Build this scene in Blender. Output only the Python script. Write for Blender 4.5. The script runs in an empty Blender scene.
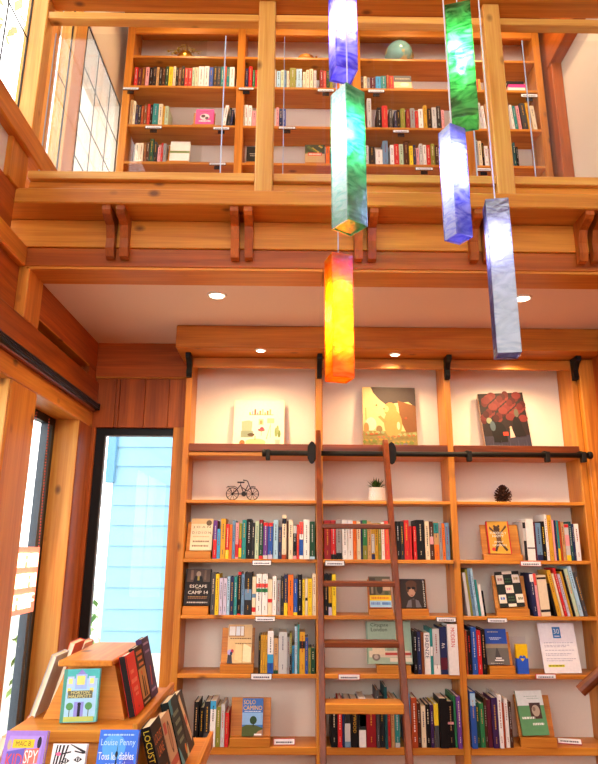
import bpy, bmesh, math, random
from mathutils import Vector, Matrix, Euler
random.seed(7)
SC = bpy.context.scene
COL = SC.collection
R = math.radians

# ------------------------------------------------------------------ camera
F, PITCH, YAW, ROLL, EYE = 633.0, 0.2585, 0.0105, 0.0059, Vector((0, 0, 1.6))
fw = Vector((math.sin(YAW)*math.cos(PITCH), math.cos(YAW)*math.cos(PITCH), math.sin(PITCH)))
r0 = Vector((math.cos(YAW), -math.sin(YAW), 0)); u0 = r0.cross(fw)
rt = r0*math.cos(ROLL) + u0*math.sin(ROLL)
up = u0*math.cos(ROLL) - r0*math.sin(ROLL)
cam = bpy.data.cameras.new('camera')
cam.sensor_fit = 'VERTICAL'; cam.sensor_height = 36.0; cam.lens = F/764*36.0
cam.clip_start = 0.05; cam.clip_end = 200
camo = bpy.data.objects.new('camera', cam); COL.objects.link(camo)
camo.matrix_world = Matrix(((rt.x, up.x, -fw.x, EYE.x), (rt.y, up.y, -fw.y, EYE.y), (rt.z, up.z, -fw.z, EYE.z), (0, 0, 0, 1)))
SC.camera = camo
def ray(x, y): return fw + rt*((x-299)/F) - up*((y-382)/F)
def atY(x, y, Y): d = ray(x, y); return EYE + d*(Y/d.y)
def atX(x, y, X): d = ray(x, y); return EYE + d*(X/d.x)
def atZ(x, y, Z): d = ray(x, y); return EYE + d*((Z-1.6)/d.z)

# ------------------------------------------------------------------ light
SC.view_settings.view_transform = 'Standard'; SC.view_settings.look = 'None'
SC.view_settings.gamma = 1.0; SC.view_settings.use_curve_mapping = False
SC.view_settings.exposure = 0.16
W = bpy.data.worlds.new('sky'); SC.world = W; W.use_nodes = True
bg = W.node_tree.nodes['Background']; bg.inputs[0].default_value = (1.0, 0.985, 0.95, 1); bg.inputs[1].default_value = 4.6

# ------------------------------------------------------------------ colours and materials
def lin(c):
    if isinstance(c, str): c = tuple(int(c[i:i+2], 16)/255 for i in (0, 2, 4))
    return tuple((v/12.92 if v <= .04045 else ((v+.055)/1.055)**2.4) for v in c)
PAL = {  # plain names for the covers
 'black': '121113', 'charcoal': '2b2b2d', 'dark grey': '4a494b', 'grey': '9a999a', 'pale grey': 'c9c8c6', 'white': 'f2efea',
 'cream': 'ead9b8', 'tan': 'c79a66', 'brown': '7a4526', 'dark brown': '48291a', 'red': 'cf2a2c', 'dark red': '8e1c22', 'maroon': '5c1f2e',
 'coral': 'ea5148', 'orange': 'ee7422', 'rust': 'a8441f', 'gold': 'd9a331', 'yellow': 'f0cf2c', 'mustard': 'c8992a', 'olive': '8b8a35',
 'green': '2f7d4b', 'dark green': '1f4a33', 'pale green': 'bccfae', 'teal': '2d8a88', 'dark teal': '1f5257', 'sky blue': '41a5d8',
 'light blue': 'a9cfe4', 'blue': '2b55a8', 'navy': '232c55', 'slate blue': '6c8fae', 'lilac': 'cdc3d8', 'purple': '6b3c8c', 'dark purple': '3c2350',
 'pink': 'e9a0a4', 'hot pink': 'e8479b', 'paper': 'efe4cc'}
MAT = {}
def nt(name):
    m = bpy.data.materials.new(name); m.use_nodes = True
    n = m.node_tree.nodes; return m, n, m.node_tree.links, n['Principled BSDF']
def flat(c, rough=.45, spec=.22, metal=0, key=None):
    k = ('flat', c, rough, metal)
    if k in MAT: return MAT[k]
    rgb = lin(PAL.get(c, c)) if isinstance(c, str) else lin(c)
    m, n, l, b = nt('paint ' + str(c))
    b.inputs['Roughness'].default_value = rough; b.inputs['Metallic'].default_value = metal
    b.inputs['Specular IOR Level'].default_value = spec
    tc = n.new('ShaderNodeTexCoord'); no = n.new('ShaderNodeTexNoise'); no.inputs['Scale'].default_value = 60; no.inputs['Detail'].default_value = 3
    l.new(tc.outputs['Object'], no.inputs['Vector'])
    mx = n.new('ShaderNodeMixRGB'); mx.blend_type = 'MIX'
    mx.inputs[1].default_value = (*[v*.88 for v in rgb], 1); mx.inputs[2].default_value = (*[min(1, v*1.1) for v in rgb], 1)
    l.new(no.outputs['Fac'], mx.inputs[0]); l.new(mx.outputs[0], b.inputs['Base Color'])
    MAT[k] = m; return m
def wood(name, light, dark, axis, rough=.42, coat=.06, knots=True, grain=16, contrast=1.0):
    k = ('wood', name, axis)
    if k in MAT: return MAT[k]
    m, n, l, b = nt(name + '_' + axis)
    tc = n.new('ShaderNodeTexCoord'); oi = n.new('ShaderNodeObjectInfo')
    mul = n.new('ShaderNodeVectorMath'); mul.operation = 'SCALE'; mul.inputs[0].default_value = (7.3, 11.7, 5.1)
    l.new(oi.outputs['Random'], mul.inputs['Scale'])
    add = n.new('ShaderNodeVectorMath'); add.operation = 'ADD'
    l.new(tc.outputs['Object'], add.inputs[0]); l.new(mul.outputs[0], add.inputs[1])
    i = 'xyz'.index(axis)
    def mapped(al, ac):
        mp = n.new('ShaderNodeMapping'); s = [ac]*3; s[i] = al; mp.inputs['Scale'].default_value = s
        l.new(add.outputs[0], mp.inputs['Vector']); return mp.outputs[0]
    n1 = n.new('ShaderNodeTexNoise'); n1.inputs['Scale'].default_value = 1; n1.inputs['Detail'].default_value = 4; n1.inputs['Distortion'].default_value = .8
    l.new(mapped(1.1, grain), n1.inputs['Vector'])
    n2 = n.new('ShaderNodeTexNoise'); n2.inputs['Scale'].default_value = 1; n2.inputs['Detail'].default_value = 2
    l.new(mapped(3, grain*7), n2.inputs['Vector'])
    r1 = n.new('ShaderNodeValToRGB'); r1.color_ramp.elements[0].position = .32; r1.color_ramp.elements[1].position = .72
    r1.color_ramp.elements[0].color = (*lin(dark), 1); r1.color_ramp.elements[1].color = (*lin(light), 1)
    l.new(n1.outputs['Fac'], r1.inputs[0])
    ov = n.new('ShaderNodeMixRGB'); ov.blend_type = 'OVERLAY'; ov.inputs[0].default_value = .35*contrast
    l.new(r1.outputs[0], ov.inputs[1]); l.new(n2.outputs['Fac'], ov.inputs[2])
    out = ov.outputs[0]
    if knots:
        vo = n.new('ShaderNodeTexVoronoi'); vo.inputs['Scale'].default_value = 1
        l.new(mapped(3.6, 5.6), vo.inputs['Vector'])
        r2 = n.new('ShaderNodeValToRGB'); e = r2.color_ramp.elements
        e[0].position = .05; e[0].color = (1, 1, 1, 1); e[1].position = .14; e[1].color = (0, 0, 0, 1)
        l.new(vo.outputs['Distance'], r2.inputs[0])
        kn = n.new('ShaderNodeMixRGB'); kn.inputs[2].default_value = (.085, .022, .008, 1)
        sc = n.new('ShaderNodeMath'); sc.operation = 'MULTIPLY'; sc.inputs[1].default_value = .8
        l.new(r2.outputs[0], sc.inputs[0]); l.new(sc.outputs[0], kn.inputs[0]); l.new(out, kn.inputs[1]); out = kn.outputs[0]
    hs = n.new('ShaderNodeHueSaturation')
    mr = n.new('ShaderNodeMapRange'); mr.inputs['To Min'].default_value = .82; mr.inputs['To Max'].default_value = 1.12
    l.new(oi.outputs['Random'], mr.inputs['Value']); l.new(mr.outputs[0], hs.inputs['Value']); l.new(out, hs.inputs['Color'])
    l.new(hs.outputs[0], b.inputs['Base Color'])
    b.inputs['Roughness'].default_value = rough; b.inputs['Specular IOR Level'].default_value = .32; b.inputs['Coat Weight'].default_value = coat; b.inputs['Coat Roughness'].default_value = .22
    bp = n.new('ShaderNodeBump'); bp.inputs['Strength'].default_value = .08; bp.inputs['Distance'].default_value = .002
    l.new(n2.outputs['Fac'], bp.inputs['Height']); l.new(bp.outputs[0], b.inputs['Normal'])
    MAT[k] = m; return m
def pine(a): return wood('pine', 'dd9436', 'c27322', a)
def cedar(a): return wood('cedar', 'd88c32', 'b6681b', a)
def redwood(a): return wood('redwood', 'bf621c', '91420d', a, knots=False)
def walnut(a): return wood('walnut', '8c4218', '5a270a', a, knots=False, rough=.36, coat=.03)
def fir(a): return wood('fir', 'eab25e', 'd4903c', a)
def plaster(name, c, bump=.25):
    k = ('plaster', name)
    if k in MAT: return MAT[k]
    m, n, l, b = nt(name); rgb = lin(c)
    tc = n.new('ShaderNodeTexCoord'); no = n.new('ShaderNodeTexNoise'); no.inputs['Scale'].default_value = 90; no.inputs['Detail'].default_value = 4
    l.new(tc.outputs['Object'], no.inputs['Vector'])
    mx = n.new('ShaderNodeMixRGB'); mx.inputs[1].default_value = (*[v*.95 for v in rgb], 1); mx.inputs[2].default_value = (*rgb, 1)
    l.new(no.outputs['Fac'], mx.inputs[0]); l.new(mx.outputs[0], b.inputs['Base Color']); b.inputs['Roughness'].default_value = .85
    bp = n.new('ShaderNodeBump'); bp.inputs['Strength'].default_value = bump; bp.inputs['Distance'].default_value = .002
    l.new(no.outputs['Fac'], bp.inputs['Height']); l.new(bp.outputs[0], b.inputs['Normal'])
    MAT[k] = m; return m
def glass(name, tint=(1, 1, 1), refl=1.0):
    k = ('glass', name)
    if k in MAT: return MAT[k]
    m, n, l, b = nt(name); n.remove(b); o = n['Material Output']
    tr = n.new('ShaderNodeBsdfTransparent'); tr.inputs[0].default_value = (*tint, 1)
    gl = n.new('ShaderNodeBsdfGlossy'); gl.inputs['Roughness'].default_value = .02
    lw = n.new('ShaderNodeLayerWeight'); lw.inputs[0].default_value = .5     # same from both faces of the sheet
    pw = n.new('ShaderNodeMath'); pw.operation = 'POWER'; pw.inputs[1].default_value = 4.0; l.new(lw.outputs['Facing'], pw.inputs[0])
    ml = n.new('ShaderNodeMath'); ml.operation = 'MULTIPLY_ADD'; ml.inputs[1].default_value = .8*refl; ml.inputs[2].default_value = .035*refl; l.new(pw.outputs[0], ml.inputs[0])
    mx = n.new('ShaderNodeMixShader'); l.new(ml.outputs[0], mx.inputs[0]); l.new(tr.outputs[0], mx.inputs[1]); l.new(gl.outputs[0], mx.inputs[2])
    l.new(mx.outputs[0], o.inputs[0]); MAT[k] = m; return m
def glow(name, c, s):
    k = ('glow', name)
    if k in MAT: return MAT[k]
    m, n, l, b = nt(name); b.inputs['Emission Color'].default_value = (*c, 1); b.inputs['Emission Strength'].default_value = s
    b.inputs['Base Color'].default_value = (*c, 1); MAT[k] = m; return m
def art_glass(name, c1, c2, rough=.25, scale=9, clear=.45, gloss=.16):
    """streaky coloured pendant glass: part clear, part diffusing"""
    m, n, l, b = nt(name); n.remove(b); o = n['Material Output']
    tc = n.new('ShaderNodeTexCoord'); no = n.new('ShaderNodeTexNoise'); no.inputs['Scale'].default_value = scale; no.inputs['Detail'].default_value = 4; no.inputs['Distortion'].default_value = 2.2
    mp = n.new('ShaderNodeMapping'); mp.inputs['Scale'].default_value = (1, 1, 2.2); mp.inputs['Rotation'].default_value = (.5, .4, 0)
    l.new(tc.outputs['Object'], mp.inputs[0]); l.new(mp.outputs[0], no.inputs['Vector'])
    rp = n.new('ShaderNodeValToRGB'); rp.color_ramp.elements[0].position = .35; rp.color_ramp.elements[1].position = .65
    rp.color_ramp.elements[0].color = (*c1, 1); rp.color_ramp.elements[1].color = (*c2, 1); l.new(no.outputs['Fac'], rp.inputs[0])
    tr = n.new('ShaderNodeBsdfTransparent'); tl = n.new('ShaderNodeBsdfTranslucent'); gl = n.new('ShaderNodeBsdfGlossy'); gl.inputs['Roughness'].default_value = rough
    df = n.new('ShaderNodeBsdfDiffuse')
    for s in (tr, tl, df): l.new(rp.outputs[0], s.inputs[0])
    bp = n.new('ShaderNodeBump'); bp.inputs['Strength'].default_value = .5; bp.inputs['Distance'].default_value = .004
    n2 = n.new('ShaderNodeTexNoise'); n2.inputs['Scale'].default_value = 55; n2.inputs['Detail'].default_value = 2; l.new(tc.outputs['Object'], n2.inputs['Vector'])
    l.new(n2.outputs['Fac'], bp.inputs['Height']); l.new(bp.outputs[0], gl.inputs['Normal'])
    m0 = n.new('ShaderNodeMixShader'); m0.inputs[0].default_value = .08; l.new(tl.outputs[0], m0.inputs[1]); l.new(df.outputs[0], m0.inputs[2])
    m1 = n.new('ShaderNodeMixShader'); m1.inputs[0].default_value = 1-clear; l.new(tr.outputs[0], m1.inputs[1]); l.new(m0.outputs[0], m1.inputs[2])
    m2 = n.new('ShaderNodeMixShader'); m2.inputs[0].default_value = gloss; l.new(m1.outputs[0], m2.inputs[1]); l.new(gl.outputs[0], m2.inputs[2])
    l.new(m2.outputs[0], o.inputs[0]); return m
IRON = flat('1d1b18', .55, .2); IRON_B = flat('171719', .4)
PAGES = flat('efe2c6', .8, .2)

# ------------------------------------------------------------------ mesh helpers
class MB:
    def __init__(s): s.v = []; s.f = []; s.fm = []; s.m = []
    def mi(s, mat):
        if mat not in s.m: s.m.append(mat)
        return s.m.index(mat)
    def face(s, pts, mat):
        b = len(s.v); s.v += [tuple(p) for p in pts]; s.f.append(tuple(range(b, b+len(pts)))); s.fm.append(s.mi(mat)); return s
    def box(s, lo, hi, mat, M=None):
        b = len(s.v)
        p = [(x, y, z) for x in (lo[0], hi[0]) for y in (lo[1], hi[1]) for z in (lo[2], hi[2])]
        if M is not None: p = [tuple(M @ Vector(q)) for q in p]
        s.v += p; k = s.mi(mat)
        for f in ((0, 1, 3, 2), (4, 6, 7, 5), (0, 4, 5, 1), (2, 3, 7, 6), (0, 2, 6, 4), (1, 5, 7, 3)):
            s.f.append(tuple(b+i for i in f)); s.fm.append(k)
        return s
    def prism(s, prof, axis, a0, a1, mat):
        """extrude a 2-D outline along an axis; prof in the two other axes"""
        b = len(s.v); n = len(prof); k = s.mi(mat)
        def pt(p, a): return {'x': (a, p[0], p[1]), 'y': (p[0], a, p[1]), 'z': (p[0], p[1], a)}[axis]
        s.v += [pt(p, a0) for p in prof] + [pt(p, a1) for p in prof]
        s.f.append(tuple(b+i for i in range(n))); s.f.append(tuple(b+n+i for i in reversed(range(n)))); s.fm += [k, k]
        for i in range(n): s.f.append((b+i, b+n+i, b+n+(i+1) % n, b+(i+1) % n)); s.fm.append(k)
        return s
    def tube(s, path, rad, mat, n=10, closed=False):
        path = [Vector(p) for p in path]; k = s.mi(mat); rings = []
        for i, p in enumerate(path):
            a = path[i-1] if (i > 0 or closed) else p; c = path[(i+1) % len(path)] if (i < len(path)-1 or closed) else p
            t = (c-a).normalized(); q = Vector((0, 0, 1)) if abs(t.z) < .9 else Vector((1, 0, 0))
            e1 = t.cross(q).normalized(); e2 = t.cross(e1); rr = rad[i] if isinstance(rad, (list, tuple)) else rad
            rings.append(len(s.v)); s.v += [tuple(p + e1*rr*math.cos(6.2832*j/n) + e2*rr*math.sin(6.2832*j/n)) for j in range(n)]
        m = len(path)
        for i in range(m if closed else m-1):
            A, B = rings[i], rings[(i+1) % m]
            for j in range(n): s.f.append((A+j, A+(j+1) % n, B+(j+1) % n, B+j)); s.fm.append(k)
        if not closed:
            s.f.append(tuple(rings[0]+j for j in reversed(range(n)))); s.f.append(tuple(rings[-1]+j for j in range(n))); s.fm += [k, k]
        return s
    def lathe(s, prof, mat, n=20, c=(0, 0, 0)):
        k = s.mi(mat); b = len(s.v)
        for r_, z in prof: s.v += [(c[0]+r_*math.cos(6.2832*j/n), c[1]+r_*math.sin(6.2832*j/n), c[2]+z) for j in range(n)]
        for i in range(len(prof)-1):
            for j in range(n): s.f.append((b+i*n+j, b+i*n+(j+1) % n, b+(i+1)*n+(j+1) % n, b+(i+1)*n+j)); s.fm.append(k)
        s.f.append(tuple(b+j for j in reversed(range(n)))); s.f.append(tuple(b+(len(prof)-1)*n+j for j in range(n))); s.fm += [k, k]
        return s
    def sphere(s, c, rad, mat, n=16, sq=(1, 1, 1)):
        prof = [(max(1e-4, rad*math.sin(math.pi*i/10)), -rad*math.cos(math.pi*i/10)) for i in range(11)]
        b = len(s.v); s.lathe(prof, mat, n)
        for i in range(b, len(s.v)): x, y, z = s.v[i]; s.v[i] = (c[0]+x*sq[0], c[1]+y*sq[1], c[2]+z*sq[2])
        return s
    def build(s, name, parent=None, loc=(0, 0, 0), rot=(0, 0, 0), smooth=False, bevel=0):
        me = bpy.data.meshes.new(name); me.from_pydata(s.v, [], s.f)
        for m in s.m: me.materials.append(m)
        me.polygons.foreach_set('material_index', s.fm)
        bm = bmesh.new(); bm.from_mesh(me)
        bmesh.ops.recalc_face_normals(bm, faces=bm.faces)
        if bevel: bmesh.ops.bevel(bm, geom=bm.edges[:], offset=bevel, segments=1, affect='EDGES', clamp_overlap=True)
        bm.to_mesh(me); bm.free()
        if smooth: me.polygons.foreach_set('use_smooth', [True]*len(me.polygons))
        return obj(name, me, parent, loc, rot)
def obj(name, data, parent=None, loc=(0, 0, 0), rot=(0, 0, 0)):
    o = bpy.data.objects.new(name, data); COL.objects.link(o)
    o.location = loc; o.rotation_euler = rot
    if parent is not None: o.parent = parent
    return o
def tag(o, label=None, cat=None, group=None, kind=None):
    if label: o['label'] = label
    if cat: o['category'] = cat
    if group: o['group'] = group
    if kind: o['kind'] = kind
    return o
def thing(name, label, cat, loc=(0, 0, 0), rot=(0, 0, 0), group=None):
    return tag(obj(name, None, None, loc, rot), label, cat, group)
def board(name, lo, hi, mat, parent=None, bevel=.004, origin=(0, 0, 0)):
    """an axis-aligned board given in world metres; origin = world place of its parent"""
    c = [(a+b)/2 for a, b in zip(lo, hi)]; h = [(b-a)/2 for a, b in zip(lo, hi)]
    return MB().box([-x for x in h], h, mat).build(name, parent, [a-b for a, b in zip(c, origin)], bevel=bevel)
def struct(name, lo, hi, mat, label, cat='wall', bevel=0):
    o = board(name, lo, hi, mat, bevel=bevel); return tag(o, label, cat, kind='structure')
def kid(o, name, lo, hi, mat, bevel=.004):
    return board(name, lo, hi, mat, o, bevel, o.location)
_txt = {}
def text_mesh(t):
    if t not in _txt:
        cu = bpy.data.curves.new('lettering', 'FONT'); cu.body = t; cu.align_x = 'CENTER'; cu.align_y = 'CENTER'; cu.resolution_u = 2; cu.size = 1
        ob = bpy.data.objects.new('lettering', cu); me = bpy.data.meshes.new_from_object(ob)
        vs = [v.co.copy() for v in me.vertices]; fs = [tuple(p.vertices) for p in me.polygons]
        if vs:
            x0, x1 = min(v.x for v in vs), max(v.x for v in vs); y0, y1 = min(v.y for v in vs), max(v.y for v in vs)
        else: x0, x1, y0, y1 = 0, 1, 0, 1
        _txt[t] = ([((v.x-x0)/(x1-x0)-.5, (v.y-y0)/(y1-y0)-.5) for v in vs], fs, (x1-x0)/(y1-y0))
        bpy.data.objects.remove(ob); bpy.data.curves.remove(cu); bpy.data.meshes.remove(me)
    return _txt[t]
def art(items, w, h, name, parent, y=-.0006, rough=.45):
    """flat print on a cover facing -y, u,v in 0..1; each later item lies a hair above the one before"""
    mb = MB(); rnd = random.Random(len(items)*13+int(w*1e4))
    for it in items:
        y -= .00005; P = lambda u, v: ((u-.5)*w, y, v*h); k = it[0]
        if k == 'r': _, a, b, c, d, col = it; mb.face([P(a, b), P(c, b), P(c, d), P(a, d)], flat(col, rough))
        elif k == 'e':
            _, cx, cy, rx, ry, col = it; mb.face([P(cx+rx*math.cos(t*.3927), cy+ry*math.sin(t*.3927)) for t in range(16)], flat(col, rough))
        elif k == 'p': mb.face([P(*q) for q in it[1]], flat(it[2], rough))
        elif k == 'l':  # a run of print too small to read
            _, a, b, c, hh, col = it; x = a
            while x < c:
                ww = rnd.uniform(.03, .09); mb.face([P(x, b), P(min(c, x+ww), b), P(min(c, x+ww), b+hh), P(x, b+hh)], flat(col, rough)); x += ww+.02
        elif k == 't':
            _, t, cx, cy, tw, th, col = it[:7]; turn = len(it) > 7
            vs, fs, ar = text_mesh(t); m = flat(col, rough)
            for f in fs:
                pts = [vs[i] for i in f]
                mb.face([P(cx+(p[1]*tw if turn else p[0]*tw), cy+(-p[0]*th if turn else p[1]*th)) for p in pts], m)
    return mb.build(name, parent)

# ================================================================== THE SETTING
YB, YF, XL, XR, CE = 4.29, 4.07, -1.37, 2.02, 3.0
CREAM = plaster('cream_plaster', 'f0e6d8'); CEILM = plaster('ceiling_plaster', 'f3e0cb', .1)
BEIGE = plaster('beige_plaster', 'e0d5c4')
CLEAR = glass('window_glass', (1, 1, 1), .7)

fl = struct('floor', (-1.7, -3.4, -.08), (2.6, YB, 0), walnut('x'), 'dark brown wooden floor of the bookshop', 'floor')
for i in range(11):
    kid(fl, 'plank', (-1.6+i*.365, -3.4, 0), (-1.6+i*.365+.36, YB-.01, .008), walnut('y'), .002)

# back wall: plaster behind the shelves, planks round the window
wb = struct('wall_back', (-.72, YB, 0), (2.3, YB+.14, 5.75), CREAM, 'cream plaster back wall behind the bookcases', 'wall')
kid(wb, 'plaster_panel', (-1.75, YB, 3.0), (-.72, YB+.14, 5.75), BEIGE, 0)
kid(wb, 'plaster_panel', (-1.75, YB+.02, 0), (-.72, YB+.14, .42), CREAM, 0)
xs = [-1.37, -1.222, -1.195, -1.02, -.855, -.72]
for i in range(5): kid(wb, 'plank', (xs[i], YB-.012, 2.40), (xs[i+1]-.002, YB+.10, 2.745), redwood('z'), .002)
kid(wb, 'plank', (XL, YB-.025, 2.745), (-.70, YB+.10, 2.755), pine('x'), .002)
kid(wb, 'plank', (XL, YB-.03, 2.755), (-.70, YB+.10, CE), redwood('x'), .003)
kid(wb, 'jamb', (-.81, YB-.03, .42), (-.715, YB+.13, 2.40), cedar('z'), .004)
kid(wb, 'jamb', (-1.375, YB-.012, .42), (-1.345, YB+.13, 2.40), redwood('z'), .003)
kid(wb, 'sill', (-1.37, YB-.05, .38), (-.72, YB+.12, .42), pine('x'), .004)
wf = struct('wall_front_light_block', (-1.6, -3.55, 0), (XR+.15, -3.4, 1.9), BEIGE, 'unseen front wall added to cut fill light, open above', 'wall')  # unseen wall added and shaped to let daylight in only from high up
for x0 in (-1.6, .15, 1.95): kid(wf, 'post', (x0, -3.55, 1.9), (x0+.16, -3.4, 5.75), cedar('z'), .005)
w2 = tag(MB().box((-1.345, 4.31, 2.352), (-.805, 4.36, 2.40), IRON_B).box((-1.345, 4.31, .42), (-1.285, 4.36, 2.352), IRON_B)
         .box((-1.285, 4.31, .42), (-.81, 4.36, .46), IRON_B).build('window_2'),
         'tall black framed window beside the bookcase, blue siding outside', 'window', kind='structure')
kid(w2, 'pane', (-1.285, 4.333, .46), (-.811, 4.337, 2.352), CLEAR, 0)
kid(w2, 'glazing_bead', (-1.285, 4.318, .46), (-1.278, 4.33, 2.35), flat('8a8f96'), 0)
kid(w2, 'glazing_bead', (-1.285, 4.318, 2.343), (-.82, 4.33, 2.352), flat('8a8f96'), 0)

# left wall, ground level
wl = struct('wall_left', (-1.60, -3.4, 0), (XL, YB, .5), redwood('y'), 'wood framed window wall beside the book display', 'wall')
kid(wl, 'post', (-1.57, 3.005, .5), (XL, 3.32, 2.40), pine('z'), .006)
kid(wl, 'jamb', (-1.56, 3.0, .5), (XL-.01, 3.006, 2.40), fir('z'), .001)
kid(wl, 'post', (-1.57, 4.035, .5), (XL, YB-.013, 2.40), redwood('z'), .004)
kid(wl, 'jamb', (-1.53, 4.028, .5), (XL-.004, 4.035, 2.40), fir('z'), .001)
for y0 in (.35, -1.0): kid(wl, 'post', (-1.57, y0, .5), (XL, y0+.3, 2.40), cedar('z'), .006)
kid(wl, 'post', (-1.57, -3.4, .5), (XL, -2.3, 2.40), cedar('z'), .006)
kid(wl, 'header', (-1.60, -3.4, 2.40), (XL, YB+.1, 2.505), cedar('y'), .004)
kid(wl, 'beam', (-1.60, -3.4, 2.508), (XL+.025, YB+.1, 2.715), redwood('y'), .006)
kid(wl, 'board', (-1.60, 3.2, 2.79), (XL, YB+.1, CE), redwood('y'), .004)
kid(wl, 'board', (-1.46, 3.2, 2.715), (-1.44, 4.10, 2.79), flat('2a2219', .2), 0)
kid(wl, 'board', (-1.60, 4.10, 2.715), (XL, YB+.1, 2.79), redwood('z'), .003)
kid(wl, 'ledge', (-1.45, 3.2, 2.784), (XL+.006, 4.10, 2.792), pine('y'), .001)
kid(wl, 'post', (-1.60, 3.0, 2.716), (XL+.02, 3.19, CE), cedar('z'), .006)
kid(wl, 'board', (-1.60, -3.4, 2.716), (XL-.03, 2.995, 2.99), redwood('y'), .004)
kid(wl, 'board', (-1.60, -3.4, 2.99), (XL, 2.995, 3.10), cedar('y'), .006)
kid(wl, 'board', (-1.60, -3.4, 3.102), (XL-.015, 2.82, 3.33), redwood('y'), .004)
kid(wl, 'board', (-1.60, 3.33, 3.25), (XL, YB, 3.55), redwood('y'), 0)
kid(wl, 'plaster_panel', (-1.60, -3.4, 3.335), (XL-.03, 2.72, 3.55), BEIGE, 0)
for y0 in (2.70, 1.2): kid(wl, 'post', (-1.60, y0, 3.33), (XL-.005, y0+.19, 3.55), cedar('z'), .004)
kid(wl, 'sill_beam', (-1.60, -3.4, 3.55), (XL+.02, YB-.002, 3.685), cedar('y'), .006)
# upper storey posts and head
kid(wl, 'post', (-1.50, 2.905, 3.687), (-1.385, 2.995, 5.6), fir('z'), .004)
kid(wl, 'post', (-1.47, 3.30, 3.687), (-1.375, 3.47, 4.97), fir('z'), .004)
kid(wl, 'post', (-1.47, 3.06, 3.687), (-1.385, 3.10, 4.97), fir('z'), .003)
for y0 in (1.3, -.4, -2.2): kid(wl, 'post', (-1.50, y0, 3.687), (-1.385, y0+.14, 5.6), fir('z'), .004)
kid(wl, 'plaster_panel', (-1.60, 3.0, 4.97), (XL, YB, 5.75), BEIGE, 0)
kid(wl, 'head_beam', (-1.60, -3.4, 5.6), (XL, 3.0, 5.75), cedar('y'), .004)

def grid_window(name, label, X, y0, y1, z0, z1, ys, zs, fr=.03, dp=.02, mw=.006):
    mb = MB().box((X-dp, y0, z0), (X+dp, y1, z0+fr), IRON_B).box((X-dp, y0, z1-fr), (X+dp, y1, z1), IRON_B)
    mb.box((X-dp, y0, z0+fr), (X+dp, y0+fr, z1-fr), IRON_B).box((X-dp, y1-fr, z0+fr), (X+dp, y1, z1-fr), IRON_B)
    w = tag(mb.build(name), label, 'window', kind='structure')
    kid(w, 'pane', (X-.002, y0+fr, z0+fr), (X+.002, y1-fr, z1-fr), CLEAR, 0)
    for y in ys: kid(w, 'muntin', (X+.003, y-mw, z0+fr), (X+.003+mw, y+mw, z1-fr), IRON_B, 0)
    for z in zs: kid(w, 'muntin', (X+.003, y0+fr, z-mw), (X+.0025+mw, y1-fr, z+mw), IRON_B, 0)
    return w
w1 = grid_window('window_1', 'black framed window between the wooden posts, red sign hanging inside', -1.545, 3.32, 4.03, .5, 2.40, [], [], .05)
kid(w1, 'sash', (-1.565, 3.90, .55), (-1.52, 3.94, 2.35), flat('4a5560', .35), 0)
kid(w1, 'sash', (-1.565, 3.96, .55), (-1.52, 3.98, 2.35), flat('4a5560', .35), 0)
grid_window('window_4', 'ground level window bay nearer the shop door', -1.545, .65, 3.0, .5, 2.40, [1.8], [])
grid_window('window_5', 'ground level window bay by the shop front', -1.545, -.7, .35, .5, 2.40, [], [])
grid_window('window_3', 'upper gridded window beside the gallery bookcase', -1.378, 3.475, YB-.002, 3.69, 4.97, [3.715, 4.005], [4.63, 4.30, 3.97], .006, .004, .004)
grid_window('window_6', 'narrow upper window strip behind the glass guard', -1.40, 3.10, 3.30, 3.69, 4.97, [], [4.3], .005, .004, .003)
grid_window('window_7', 'upper gridded window over the open hall', -1.475, 1.44, 2.905, 3.69, 5.6, [1.9, 2.28, 2.655], [3.85, 4.3, 4.75, 5.2], .006, .004, .004)
grid_window('window_8', 'upper gridded window toward the shop front', -1.475, -.26, 1.3, 3.69, 5.6, [.2, .75], [4.2, 4.7, 5.2], .006, .004, .004)
grid_window('window_9', 'upper gridded window at the shop front', -1.475, -2.06, -.4, 3.69, 5.6, [-1.5, -1.0], [4.2, 4.7, 5.2], .006, .004, .004)

# blind track along the left beam
tr = thing('curtain_track', 'black ridged curtain track along the left wall beam', 'track', (XL+.04, 3.0, 2.505))
kid(tr, 'channel', (XL+.0255, -1.0, 2.512), (XL+.05, 4.23, 2.552), IRON_B, .002)
for z in (2.520, 2.532, 2.544): kid(tr, 'ridge', (XL+.05, -1.0, z-.002), (XL+.055, 4.23, z+.002), flat('3c3b42', .3), 0)
kid(tr, 'end_cap', (XL+.0255, 4.23, 2.508), (XL+.058, 4.24, 2.556), IRON_B, .002)

# right wall
wr = struct('wall_right', (XR, -3.4, 0), (XR+.15, YB, 5.75), BEIGE, 'pale plaster side wall at the end of the gallery', 'wall')
for i in range(12): kid(wr, 'panel', (XR-.02, -3.4+i*.62, 0), (XR, -3.4+i*.62+.615, CE), redwood('z'), .002)
kid(wr, 'corner_post', (1.906, 4.03, 0), (XR-.002, YB-.002, CE-.16), cedar('z'), .006)
kid(wr, 'brace', (XR-.09, 2.9, 5.18), (XR, 4.05, 5.6), redwood('y'), .004)
kid(wr, 'corner_post', (1.94, 4.0, 3.33), (XR-.002, YB-.002, 5.7), redwood('z'), .004)

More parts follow.
